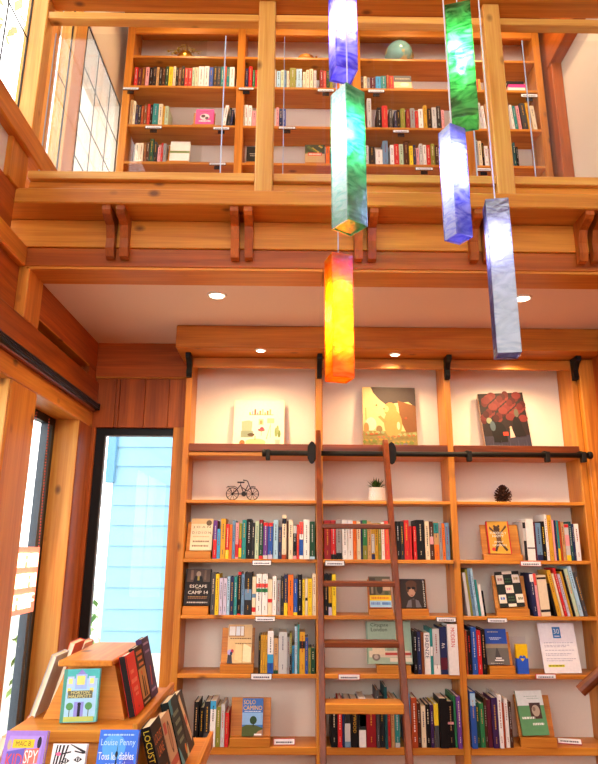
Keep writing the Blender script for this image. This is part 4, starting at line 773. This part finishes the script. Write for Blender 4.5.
# ================================================================== GALLERY BOOKCASE
gb = thing('bookcase', 'pine gallery bookcase against the back wall behind the glass guard', 'bookcase', (.3, 4.18, 3.336))
GU = GUP
GZ = [5.26, 4.99, 4.648, 4.335, 4.0, 3.67]
for a, b in GU: kid(gb, 'upright', (a, YF, 3.336), (b, YB-.001, 5.60), cedar('z'), .004)
for i in range(4):
    a, b = GU[i][1], GU[i+1][0]
    for z in GZ: kid(gb, 'shelf', (a, YF, z-.022), (b, YB-.001, z), pine('x'), .003)
    kid(gb, 'header', (a, YF+.005, 5.47), (b, YF+.03, 5.60), cedar('x'), .003)
    kid(gb, 'top_board', (a, YF, 5.602), (b, YB-.001, 5.63), cedar('x'), .003)
def packed(edges, sc, ox, cols, yt, jit, rn):
    out = []
    for i, c in enumerate(cols):
        out.append((ox+edges[i]/sc+.12, ox+edges[i+1]/sc-.12, yt+rn.uniform(-jit, jit), c))
    return out
rg = random.Random(11); YG = YF+.008
G1, G2, G3, G4 = 'gallery bay at gridded window', 'second gallery bay', 'third gallery bay', 'gallery bay at white wall'
ed = [20, 45, 60, 75, 90, 105, 120, 133, 145, 157, 170, 183, 200, 212, 222, 235, 247, 262, 277, 288, 302, 325, 345, 362, 378, 392, 405, 415, 427, 447]
cl = ['dark brown', 'red', 'maroon', 'brown', 'pink', 'black', 'charcoal', 'tan', 'black', 'dark brown', 'dark green', 'yellow', 'cream', 'black', 'brown', 'black', 'red', 'red', 'pale green', 'cream', 'white', 'white', 'blue', 'charcoal', 'dark grey', 'teal', 'coral', 'teal', 'white']
row(packed(ed, 3.987, 122, cl, 67.2, 1.0, rg)[1:], GZ[1], 87, YG, 'upper row', G1, 'gallery books, upper row', d=(.12, .16))
row([(128.6, 131.6, 100, 'tan'), (131.8, 134.2, 101, 'cream'), (134.6, 137, 105, 'navy'), (137.2, 140, 105, 'charcoal'), (140.2, 142.6, 106, 'rust'), (142.8, 146, 103.5, 'brown'), (146.2, 149, 104, 'red'), (149.2, 151.6, 105, 'black'), (151.8, 157.4, 103.6, 'teal'), (157.6, 161.6, 104, 'cream'), (161.8, 163.8, 106, 'gold'), (164, 167.6, 106, 'pale green')], GZ[2], 126, YG, 'middle row', G1, 'gallery books, middle row', d=(.12, .16))
row([(222, 225.4, 105.5, 'white', dict(lean=7)), (227, 229.4, 108, 'charcoal', dict(lean=6)), (229.8, 232, 110, 'navy', dict(lean=5))], GZ[2], 126, YG, 'middle row', G1, 'gallery books, middle row', d=(.12, .16), start=12)
row([(134, 138, 143, 'cream'), (138.2, 142.2, 143, 'cream'), (142.4, 145.4, 142.5, 'brown'), (145.6, 148.2, 142, 'dark brown'), (148.4, 152.8, 139, 'dark green'), (153, 156, 142, 'charcoal'), (157, 160, 147, 'pink'), (160.2, 162, 143, 'red'), (162.4, 165.4, 143.5, 'grey')], GZ[3], 163, YG, 'lower row', G1, 'gallery books, lower row', d=(.12, .16))
def gx(v): return 230+v/4.983
row([(gx(a), gx(b)-.15, y, c) for a, b, y, c in ((76, 89, 68.5, 'navy'), (91, 110, 66.5, 'red'), (112, 123, 70, 'green'), (124, 136, 70, 'red'), (138, 152, 69, 'tan'), (153, 170, 69, 'charcoal'), (172, 190, 70, 'cream'), (192, 210, 69, 'teal'), (212, 230, 69.5, 'pale grey'), (232, 252, 71, 'light blue'), (253, 268, 70, 'pale green'), (269, 282, 70.5, 'slate blue'), (283, 295, 71, 'cream'), (297, 328, 68, 'olive'), (330, 359, 69, 'light blue'), (363, 378, 72, 'cream'), (379, 395, 70, 'cream'), (396, 415, 69, 'cream'), (416, 432, 70.5, 'pale grey'), (448, 465, 70, 'dark red'), (466, 480, 71, 'coral'), (481, 496, 71, 'dark green'), (497, 512, 70, 'olive'), (527, 545, 70, 'orange'), (546, 564, 70, 'white'), (565, 582, 70, 'red'))], GZ[1], 88.5, YG, 'upper row', G2, 'gallery books, upper row', d=(.12, .16))
row([(gx(a), gx(b)-.15, y, c) for a, b, y, c in ((60, 72, 105, 'cream'), (73, 88, 105, 'white'), (89, 108, 105.5, 'white'), (109, 130, 111, 'pink'), (229, 243, 107.5, 'pink'), (244, 262, 109, 'navy'), (263, 278, 109, 'blue'))], GZ[2], 126, YG, 'middle row', G2, 'gallery books, middle row', d=(.12, .16))
row([(326, 329.8, 146.5, 'orange'), (330, 333, 148, 'charcoal')], GZ[3], 164, YG, 'lower row', G2, 'gallery books, lower row', d=(.12, .16))
def hx(v): return 340+v/5.436
row([(hx(a), hx(b)-.15, y, c) for a, b, y, c in ((80, 105, 73, 'brown'), (108, 129, 76, 'dark brown'), (130, 147, 76.5, 'cream'), (148, 164, 77.5, 'grey'), (165, 194, 77.5, 'maroon'), (195, 224, 76.5, 'sky blue'), (225, 253, 76, 'teal'), (255, 269, 75, 'rust'), (270, 294, 76, 'red'))], GZ[1], 90, YG, 'upper row', G3, 'gallery books, upper row', d=(.12, .16))
row([(hx(a), hx(b)-.15, y, c) for a, b, y, c in ((125, 142, 111, 'red'), (150, 174, 98.5, 'pale grey'), (205, 229, 107.5, 'black'), (230, 262, 105.6, 'red'), (270, 288, 109, 'dark grey'), (298, 311, 111, 'navy'), (312, 330, 110, 'black'), (331, 358, 108.5, 'olive'), (362, 384, 109.5, 'dark red'), (385, 411, 108.2, 'grey'), (412, 429, 111, 'red'), (430, 456, 109, 'white'), (457, 478, 105.5, 'mustard'), (480, 502, 108.5, 'black'), (503, 529, 107.5, 'pale grey'), (530, 552, 106, 'charcoal'), (555, 572, 110, 'pink'))], GZ[2], 130, YG, 'middle row', G3, 'gallery books, middle row', d=(.12, .16))
row([(hx(a), hx(b)-.15, y, c) for a, b, y, c in ((135, 158, 145.5, 'pale grey'), (160, 192, 146.5, 'charcoal'), (195, 234, 149.5, 'white'), (235, 265, 140.8, 'slate blue'), (275, 297, 145, 'white'), (298, 324, 144, 'red'), (325, 348, 144.2, 'pale green'), (350, 377, 142.5, 'dark brown'), (380, 401, 146, 'yellow'), (402, 416, 145, 'navy'), (418, 434, 148, 'pink'), (435, 454, 143.8, 'pale grey'), (455, 474, 145, 'white'), (475, 496, 145, 'red'), (497, 520, 143.8, 'olive'), (522, 540, 145, 'dark brown'))], GZ[3], 167, YG, 'lower row', G3, 'gallery books, lower row', d=(.12, .16))
def kx(v): return 460+v/5.98
row([(kx(97), kx(112), 79, 'red'), (kx(113), kx(127), 80, 'gold')], GZ[1], 93, YG, 'upper row', G4, 'gallery books, upper row', d=(.12, .16))
row([(kx(a), kx(b)-.15, y, c, dict(lean=-4)) for a, b, y, c in ((105, 125, 101, 'pale green'), (127, 145, 103, 'pale grey'), (147, 162, 106, 'white'), (170, 200, 104, 'tan'), (210, 240, 105, 'slate blue'), (318, 333, 105, 'white'), (335, 352, 106, 'teal'), (354, 374, 106, 'pink'), (380, 412, 103.5, 'dark grey'), (414, 436, 103, 'gold'), (440, 466, 106, 'cream'))], GZ[2], 130, YG, 'middle row', G4, 'gallery books, middle row', d=(.12, .16))
row([(kx(a), kx(b)-.15, y, c) for a, b, y, c in ((84, 99, 135, 'maroon'), (100, 117, 140, 'grey'), (118, 139, 141, 'cream'), (140, 152, 143, 'black'), (153, 176, 146, 'white'), (328, 342, 142.5, 'dark teal'), (343, 358, 147, 'black'))], GZ[3], 168, YG, 'lower row', G4, 'gallery books, lower row', d=(.12, .16))

display_px('bright pink face-out book on the gallery shelf', 'small pine stand under the pink gallery book', 194.6, 213, 109.5, 124, GZ[2], YP, 'e8479b', [('e', .5, .5, .26, .2, 'f0d8e0'), ('e', .42, .55, .12, .1, '3a2a3a'), ('e', .62, .42, .1, .1, '5a4a5a'), ('l', .2, .82, .8, .05, '8a2058'), ('l', .2, .18, .85, .09, 'f6eaf0')], sl=192, sr=214, tilt=.15)
display_px('white face-out book with a green band, gallery shelf', 'small pine stand under the white gallery book', 168.5, 188.5, 142, 161.2, GZ[3], YP, 'f0efe4', [('r', 0, .4, 1, .52, '8a9a5a'), ('l', .1, .44, .9, .04, '4f6a3a')], sl=166, sr=188, tilt=.15)
display_px('black face-out book on the gallery shelf by the guard post', 'small stand under the black gallery book', 246, 256.5, 148.5, 163, GZ[3], YP, '1c1b1d', [('l', .3, .5, .9, .05, 'c8c0b0'), ('l', .35, .38, .85, .04, 'c8c0b0')], sl=246, sr=256.5, tilt=.15)
display_px('face-out book with dark leaves over tan, gallery shelf', 'small stand under the dark leaves gallery book', 305, 325, 146, 163.4, GZ[3], YP, 'c9a070', [('r', 0, .5, 1, 1, '2e3a22')] + [('e', .1+.8*((i*.37) % 1), .55+.4*((i*.61) % 1), .06, .05, ('5a6a2a', 'b89a3a', '3f5a2f')[i % 3]) for i in range(18)] + [('r', .15, .38, .85, .55, 'd84a34'), ('l', .2, .42, .8, .08, 'f0d8c8')], sl=305, sr=325, tilt=.15)
display_px('face-out book with dark sky over cream, gallery upper row', 'small stand under the dark and cream gallery book', 394.5, 412.5, 76.5, 88, GZ[1], YP, '55595c', [('r', 0, 0, 1, .5, 'e8cfa0'), ('e', .6, .3, .25, .15, 'f4ead0'), ('l', .1, .7, .9, .1, 'b8a890')], sl=394.5, sr=413.5, tilt=.15)
for i, (c, dx) in enumerate((('white', 0), ('hot pink', .004), ('charcoal', -.006))):
    a = atY(508.5, 92, YG); b = atY(525.5, 92, YG); w_ = b.x-a.x
    o = MB().box((-w_/2, 0, 0), (w_/2, .13, .003), flat(c)).box((-w_/2, 0, .025), (w_/2, .13, .028), flat(c)).box((-w_/2, 0, .003), (w_/2, .003, .025), flat(c)).build('book', None, ((a.x+b.x)/2+dx, YG, GZ[1]+.0005+i*.0285))
    tag(o, '%s book lying flat in the gallery stack, %s' % (c, ('lowest', 'in the middle', 'topmost')[i]), 'book', 'gallery books lying flat')
    MB().box((-w_/2+.003, .003, .003), (w_/2-.003, .127, .025), PAGES).build('page_block', o)
for lab, a in (('white tag on the upper gallery shelf near the gridded window', (122.5, 139, 87.4, 89.6)), ('white tag on the middle gallery shelf near the gridded window', (145, 162, 125.8, 128.4)), ('white tag on the middle gallery shelf under leaning books', (213, 229.5, 127, 129.6)), ('white tag on the lower gallery shelf near the gridded window', (209, 226, 162.6, 165)),
               ('white tag on the upper gallery shelf, second bay beside the post', (238.5, 254, 87.6, 89.8)), ('white tag on the upper gallery shelf over a black clip', (317.5, 334, 89, 91.6)), ('white tag on the middle gallery shelf in the second bay', (278.5, 295.5, 126.6, 129)), ('white tag on the upper gallery shelf below the maroon book', (368, 384.5, 89.6, 92.4)),
               ('white tag on the middle gallery shelf in the third bay', (393, 409, 130, 132.6)), ('white tag on the lower gallery shelf in the third bay', (415.5, 433, 167.4, 170)), ('white tag on the upper gallery shelf beside the white wall', (521, 537.5, 94, 97)), ('white tag on the lower gallery shelf in the last bay', (476.5, 491, 168, 171))):
    t = card('shelf_tag', lab, *a, YF-.010)
    MB().box((-.025, .005, -.03), (.025, .0095, -.002), IRON_B).build('clip', t)
# globe, bowl and gold pot on the top gallery shelf
g0 = atY(399, 62, YF+.11); gl_ = thing('globe', 'pale teal desk globe on the top gallery shelf', 'globe', (g0.x, YF+.11, GZ[0]+.0005))
mg, n, l, b = nt('globe_map'); tc = n.new('ShaderNodeTexCoord'); no = n.new('ShaderNodeTexNoise'); no.inputs['Scale'].default_value = 9; no.inputs['Detail'].default_value = 5
rp = n.new('ShaderNodeValToRGB'); rp.color_ramp.elements[0].position = .56; rp.color_ramp.elements[0].color = (*lin('7fb0aa'), 1); rp.color_ramp.elements[1].position = .6; rp.color_ramp.elements[1].color = (*lin('c8bf8a'), 1)
l.new(tc.outputs['Object'], no.inputs['Vector']); l.new(no.outputs['Fac'], rp.inputs[0]); l.new(rp.outputs[0], b.inputs['Base Color']); b.inputs['Roughness'].default_value = .25
MB().sphere((0, 0, .128), .11, mg, 28).build('ball', gl_, smooth=True)
MB().lathe([(.055, 0), (.055, .008), (.02, .014), (.012, .02)], flat('c89a4a', .3, metal=1), 20).build('base', gl_)
MB().tube([(.115*math.cos(a), 0, .128+.115*math.sin(a)) for a in [-1.57+i*.2618 for i in range(13)]], .004, flat('c89a4a', .3, metal=1), 8).build('meridian_arm', gl_)
b0 = atY(306, 58, YF+.09); bo = thing('wooden_bowl', 'pale wooden bird-shaped bowl on the top gallery shelf', 'bowl', (b0.x, YF+.10, GZ[0]+.0005))
MB().lathe([(.03, 0), (.055, .012), (.07, .04), (.072, .062), (.066, .062), (.06, .04), (.03, .015)], pine('x'), 20).build('body', bo, smooth=True)
MB().tube([(.06, 0, .05), (.075, 0, .075), (.08, 0, .095), (.09, 0, .1)], [.018, .014, .011, .004], pine('x'), 10).build('head', bo, smooth=True)
q0 = atY(185, 57, YF+.08); gp = thing('gold_pot', 'gold round pot with trailing gilded leaves, top gallery shelf', 'ornament', (q0.x, YF+.10, GZ[0]+.0005))
GO = flat('e0b048', .28, metal=1)
MB().lathe([(.035, 0), (.06, .015), (.07, .045), (.06, .08), (.042, .095), (.046, .102)], GO, 20).build('pot', gp, smooth=True)
rn = random.Random(5)
for i in range(16):
    a = i*2.4; L = rn.uniform(.07, .14); pth = [(.02*math.cos(a), .02*math.sin(a), .10), (.06*math.cos(a), .05*math.sin(a), .135), (L*math.cos(a), .06*math.sin(a), .10+rn.uniform(-.03, .05))]
    m = MB().tube(pth, .0025, flat('9a8a3a', .5), 5)
    c = Vector(pth[2]); e = Vector((math.cos(a+.8), .3, .4)).normalized()*.02; f_ = Vector((-math.sin(a), math.cos(a), .5)).normalized()*.012
    m.face([c-e, c+f_, c+e, c-f_], flat('c9b458', .4)).face([Vector(pth[1])-e, Vector(pth[1])+f_, Vector(pth[1])+e, Vector(pth[1])-f_], flat('a89a3c', .4)); m.build('leaf_sprig', gp)

# ================================================================== BOOK DISPLAY BY THE WINDOW
DX, DY = -.685, 2.60
ds = thing('book_display', 'stepped pine display table stacked with books by the windows', 'display table', (DX, DY, .008))
def dbox(name, x0, x1, y0, y1, z0, z1, m, bev=.004): return board(name, (x0, y0, z0), (x1, y1, z1), m, ds, bev, (DX, DY, .008))
def frustum(name, lo, hi, z0, z1, m, th=.015):
    """four sloping panels between the rectangle lo at z0 and hi at z1, each a slab of its own"""
    (a0, a1, b0, b1), (c0, c1, d0, d1) = lo, hi
    P = [[(a0, b0, z0), (a1, b0, z0), (c1, d0, z1), (c0, d0, z1)], [(a1, b0, z0), (a1, b1, z0), (c1, d1, z1), (c1, d0, z1)], [(a1, b1, z0), (a0, b1, z0), (c0, d1, z1), (c1, d1, z1)], [(a0, b1, z0), (a0, b0, z0), (c0, d0, z1), (c0, d1, z1)]]
    ctr = Vector(((a0+a1)/2, (b0+b1)/2, (z0+z1)/2))
    for q in P:
        q = [Vector(v) for v in q]; n_ = (q[1]-q[0]).cross(q[3]-q[0]).normalized(); mid = sum(q, Vector())/4
        if n_.dot(mid-ctr) > 0: n_ = -n_
        mb = MB(); o_ = Vector((DX, DY, .008)); o1 = [v-o_ for v in q]; o2 = [v-o_+n_*th for v in q]
        mb.face(o1, m).face(o2, m)
        for i in range(4): mb.face([o1[i], o1[(i+1) % 4], o2[(i+1) % 4], o2[i]], m)
        mb.build(name, ds)
dbox('top_board', -.80, -.612, 2.365, 2.815, 1.205, 1.225, pine('y'))
frustum('upper_panel', (-.845, -.566, 2.40, 2.86), (-.78, -.622, 2.43, 2.77), 1.033, 1.205, pine('x'))
dbox('upper_tray', -.905, -.490, 2.265, 2.93, .995, 1.032, pine('x'))
dbox('tray_lip', -.506, -.490, 2.265, 2.93, 1.032, 1.052, pine('y'), .002)
frustum('lower_panel', (-.925, -.445, 2.215, 2.985), (-.86, -.505, 2.285, 2.91), .80, .995, pine('x'))
dbox('lower_tray', -1.03, -.335, 2.09, 3.09, .76, .80, pine('x'))
dbox('tray_lip', -.352, -.335, 2.09, 3.09, .80, .825, pine('y'), .002)
dbox('tray_lip', -1.03, -.353, 2.09, 2.106, .80, .825, pine('x'), .002)
dbox('cabinet', -.97, -.395, 2.15, 3.03, .06, .76, pine('z'))
dbox('plinth', -.94, -.425, 2.18, 3.0, .008, .06, walnut('x'))

GD = 'books set out on the pine display'
def fpx(label, xl, xr, yt, z, Y, c, items, t=.02, tilt=.3, roll=0, **k):
    yb = 764
    a = atZ((xl+xr)/2, 700, z); zz = z
    L = atY(xl, yt+12, Y+.03); Rr = atY(xr, yt+12, Y+.03); w = Rr.x-L.x; h = (atY((xl+xr)/2, yt, Y+.05).z-z)/math.cos(tilt)
    return face_book(label, ((L.x+Rr.x)/2, Y, z), w, h, t, c, items, tilt, 0, GD, roll=roll, **k)
face_book('tall turquoise children\'s book with a castle on its cover', (atY(80, 717, 2.36).x, 2.338, 1.0335), .122, .163, .016, '6fc6c4',
 [('r', 0, .82, 1, 1, '4fb8b8'), ('r', 0, 0, .1, 1, '4f9a8a'), ('r', .1, .1, .95, .82, 'a8d4f2'), ('p', [(.38, .9), (.5, 1), (.62, .9)], '8f86d0'), ('r', .34, .62, .66, .9, '9fb8ee'), ('r', .38, .7, .6, .87, 'efe080'), ('r', .12, .66, .3, .86, 'b8ccf4'), ('r', .15, .72, .26, .82, 'f0e88a'), ('r', .7, .66, .88, .86, 'b8ccf4'), ('r', .74, .72, .85, .82, 'f0e88a'), ('r', .14, .56, .24, .64, 'f0e070'), ('r', .76, .56, .86, .64, 'f0e070'),
  ('r', .16, .45, .84, .59, '6a6a5a'), ('t', 'HORTON', .5, .555, .5, .055, 'e6e090'), ('t', 'HALFPOTT', .5, .485, .62, .06, 'e6e090'), ('r', .36, .1, .62, .38, '8f8fdc'), ('r', .46, .1, .54, .34, '26242e'), ('e', .5, .34, .05, .03, '26242e'), ('e', .24, .3, .1, .07, '5a9a5a'), ('e', .76, .3, .1, .07, '5a9a5a'), ('r', .23, .1, .25, .25, '4a5a4a'), ('r', .75, .1, .77, .25, '4a5a4a'), ('r', .1, .02, .92, .11, 'b9c86a')], .13, 0, GD, roll=-.03)
fpx('purple children\'s book with yellow banner and red lettering', 1, 43, 734, .8255, 2.11, 'a27fd8',
 [('r', .1, .12, .92, .94, 'b091e6'), ('r', .2, .80, .72, .9, 'edc52e'), ('t', 'MAC B', .46, .85, .36, .055, '5a4a2a'), ('e', .13, .84, .05, .06, 'c8b090'), ('e', .84, .86, .05, .07, '2c2438'), ('p', [(.1, .56), (.55, .62), (.55, .8), (.1, .76)], '6f5fc0'), ('p', [(.52, .6), (.86, .63), (.86, .8), (.52, .78)], 'e87868'), ('t', 'KID', .3, .66, .38, .15, 'e2564c'), ('t', 'SPY', .69, .70, .32, .15, 'f6f0f0'), ('r', .1, .12, .92, .5, '7fc8e0'), ('e', .5, .36, .2, .16, 'e8a888')], .02, .28, .0, spine='8a62c8')
fpx('white book with a black line drawn face and long hair', 49.5, 84, 746, .8255, 2.115, 'f0eef2',
 [('p', [(.0, .3), (.12, .98), (.16, .98), (.05, .3)], '2a262c'), ('p', [(.06, .3), (.2, .98), (.25, .98), (.12, .3)], '2a262c'), ('p', [(.14, .3), (.3, .98), (.36, .98), (.19, .3)], '3a363c'), ('p', [(.2, .45), (.42, .98), (.47, .98), (.24, .45)], '2a262c'), ('p', [(.5, .99), (.55, .99), (.98, .9), (.98, .86)], '2a262c'),
  ('p', [(.3, .76), (.42, .81), (.56, .77), (.44, .73)], '2a262c'), ('e', .43, .77, .05, .025, 'f0eef2'), ('e', .43, .77, .025, .025, '2a262c'), ('p', [(.66, .78), (.78, .83), (.92, .79), (.8, .75)], '2a262c'), ('e', .79, .79, .05, .025, 'f0eef2'), ('e', .79, .79, .025, .025, '2a262c'), ('p', [(.3, .85), (.56, .88), (.56, .9), (.3, .87)], '2a262c'), ('p', [(.66, .89), (.94, .86), (.94, .88), (.66, .91)], '2a262c'), ('e', .2, .86, .08, .025, 'e86a9a'), ('p', [(.58, .55), (.64, .55), (.62, .7)], '8a868c'), ('e', .6, .42, .12, .04, 'c83a4a')], .018, .28)
fpx('deep blue novel with pale lettering and a church spire', 96.5, 136, 733.5, .8255, 2.11, '2f62d8',
 [('r', 0, .6, 1, 1, '3f78ea'), ('e', .4, .8, .3, .15, '58a8f4'), ('e', .8, .5, .2, .2, '4a58d0'), ('e', .15, .4, .2, .2, '3f9ae8'), ('t', 'Louise Penny', .5, .845, .88, .095, 'bfe2fa'), ('t', 'Tous les diables', .48, .70, .9, .085, 'eef6fc'), ('t', 'sont ici', .48, .60, .5, .075, 'eef6fc'), ('l', .1, .93, .9, .02, 'a8d0f4'), ('p', [(.45, .3), (.53, .3), (.495, .86)], '1c2434'), ('e', .49, .72, .035, .035, '1c2434'), ('p', [(.3, 0), (.7, 0), (.6, .32), (.4, .32)], '1c2a44')], .024, .28, roll=-.0)
# along the window-away side of the display, covers toward the shop
def side(label, y, z, x, w, h, t, c, items, tilt=.2, **k): return face_book(label, (x, y, z), w, h, t, c, items, tilt, R(90), GD, **k)
side('red paperback with black spine on the upper display tray', 2.475, 1.0335, -.531, .125, .2, .024, 'd8322c', [('r', 0, 0, 1, 1, 'd8322c'), ('r', .0, 0, .06, 1, '1d1a1c'), ('l', .25, .66, .6, .06, 'e88a70'), ('l', .2, .5, .8, .07, 'e88a70'), ('l', .3, .36, .75, .07, 'e88a70'), ('l', .4, .28, .7, .05, 'e88a70'), ('e', .5, .1, .04, .02, '8a201c')], .26, spine='1d1a1c')
side('brown novel with orange lettering on the upper display tray', 2.605, 1.0335, -.531, .122, .207, .02, '2a2220', [('r', .06, .12, .94, .62, 'b98a52'), ('l', .15, .86, .85, .06, 'd8783a'), ('l', .2, .76, .8, .06, 'd8783a'), ('l', .25, .66, .85, .05, 'd8783a'), ('p', [(.3, .14), (.5, .14), (.46, .5), (.36, .5)], '3a2a22'), ('p', [(.55, .14), (.72, .14), (.66, .46), (.58, .46)], '4a3020'), ('e', .42, .54, .06, .04, 'c8402c'), ('l', .1, .04, .9, .03, 'c8b8a0')], .26)
side('dark purple novel farthest along the upper display tray', 2.735, 1.0335, -.531, .122, .222, .022, '3f2c58', [('l', .15, .88, .85, .035, 'b8a0c8'), ('l', .2, .74, .8, .04, '9a80b0'), ('p', [(.3, .2), (.42, .2), (.6, .5), (.5, .52)], 'b84a4a'), ('l', .2, .1, .8, .04, 'a890c0')], .26)
side('black novel with orange title and yellow spine lettering, lower tray', 2.335, .8255, -.385, .145, .22, .032, '231d1c', [('t', 'LOCUST', .5, .78, .8, .13, 'd87838'), ('t', 'LANE', .5, .6, .6, .13, 'd87838'), ('l', .2, .3, .8, .06, 'b0653a'), ('r', .15, .06, .85, .2, '5a3324')], .3, spine='161314', spine_title=('LOCUST LANE', .2, .95, 'e8c83a'))
side('tan novel with a long oval face on its cover, lower tray', 2.49, .8255, -.385, .13, .205, .03, 'c9a888', [('r', 0, 0, 1, .3, 'b85a4a'), ('e', .55, .62, .17, .26, '5a3a2c'), ('e', .55, .62, .12, .2, 'b88a6a'), ('r', .0, .72, .3, .9, 'c05a50'), ('l', .1, .12, .9, .06, 'e8c8b0')], .3)
side('dark teal novel with cream painted leaves, lower tray', 2.655, .8255, -.385, .155, .225, .03, '1c2c30', [('p', [(0, .75), (.3, 1), (0, 1)], '4f9ab0'), ('p', [(.0, .0), (.35, 0), (.1, .25), (0, .3)], '5aa0b8'), ('e', .15, .85, .12, .08, '3f8aa8'), ('l', .2, .72, .85, .06, '8a9a80'), ('l', .25, .58, .85, .06, '8a9a80'), ('l', .2, .44, .8, .06, '8a9a80'), ('l', .25, .3, .8, .06, '8a9a80'), ('e', .75, .14, .1, .08, 'd8863a'), ('p', [(.7, 0), (1, 0), (1, .2)], 'c8d8c0')], .3)
side('cream and red novel at the far end of the lower tray', 2.80, .8255, -.385, .12, .215, .028, '39302c', [('p', [(.1, .9), (.4, .98), (.95, .2), (.7, .1)], 'e0c8a0'), ('e', .55, .5, .12, .1, 'c85a4a'), ('e', .7, .28, .1, .08, 'd8a080')], .3)
# on the window side, seen from behind and edge on
def lside(label, y, z, x, w, h, t, c, tilt=.2): return face_book(label, (x, y, z), w, h, t, c, [('l', .2, .7, .8, .06, 'c8c8d0')], tilt, R(-90), GD)
lside('pale grey book on the window side of the upper display tray', 2.48, 1.0335, -.897, .13, .205, .018, 'c9ccd4', .28)
lside('red book on the window side of the display top', 2.64, 1.0335, -.897, .12, .225, .022, 'd8502c', .28)
lside('peach book on the window side, far end of the upper tray', 2.78, 1.0335, -.897, .12, .205, .022, 'e8a890', .28)
lside('white book on the window side of the lower display tray', 2.36, .8015, -.992, .14, .21, .02, 'e9e9ec', .28)
lside('rose coloured book on the window side of the lower tray', 2.56, .8015, -.992, .14, .22, .024, 'd88a7a', .28)

# ================================================================== WINDOW SIGN AND HANDRAIL
sg = thing('window_sign', 'glowing red sign hanging on a beaded chain in the window', 'sign', (-1.49, 3.73, 1.245))
MB().box((-.004, -.16, 0), (.004, .16, .36), glow('sign_panel', (1, .30, .20), .75)).build('panel', sg)
NEON = glow('sign_tubes', (1, .62, .38), 5)
rn = random.Random(3)
for j in range(3):
    for i in range(4):
        y0 = -.135+i*.07; z0 = .03+j*.11
        mb = MB().tube([(.010, y0, z0), (.010, y0, z0+.075)], .007, NEON, 6)
        k = (i+j) % 3
        if k != 1: mb.tube([(.010, y0, z0+.07), (.010, y0+.042, z0+.07)], .007, NEON, 6)
        if k != 0: mb.tube([(.010, y0+.042, z0), (.010, y0+.042, z0+.075)], .007, NEON, 6)
        mb.tube([(.010, y0, z0+.036), (.010, y0+.042, z0+.036)], .007, NEON, 6).build('letter_tube', sg)
for y in (-.15, .15):
    mb = MB()
    for i in range(44): mb.sphere((0, y*(1-.35*i/44), .365+i*.0175), .0045, flat('c9564a', .4), 6)
    tag(mb.build('bead_chain', sg), kind='stuff')
hr = thing('handrail', 'dark brown wooden handrail sloping down beside the bookcase end', 'handrail', (XR, 3.0, 1.0))
ha, hb = Vector((1.395, 3.30, .95)), Vector((2.0, 3.05, 1.55))
dv = (hb-ha).normalized(); e1 = dv.cross(Vector((0, 0, 1))).normalized(); e2 = e1.cross(dv)
m = MB(); pr_ = [(.026*math.cos(a*.5236), .028*math.sin(a*.5236)) for a in range(12)]; o_ = Vector((XR, 3.0, 1.0)); wm = walnut('x')
ra = [ha+e1*p[0]+e2*p[1]-o_ for p in pr_]; rb = [hb+e1*p[0]+e2*p[1]-o_ for p in pr_]
m.face(ra, redwood('x')).face(rb, wm)
for i in range(12): m.face([ra[i], ra[(i+1) % 12], rb[(i+1) % 12], rb[i]], wm)
m.build('rail', hr)
MB().tube([(1.94-XR, 3.075-3.0, 1.475-1.0), (1.96-XR, 3.07-3.0, 1.42-1.0), (1.999-XR, 3.06-3.0, 1.41-1.0)], .01, IRON, 8).build('wall_bracket', hr)
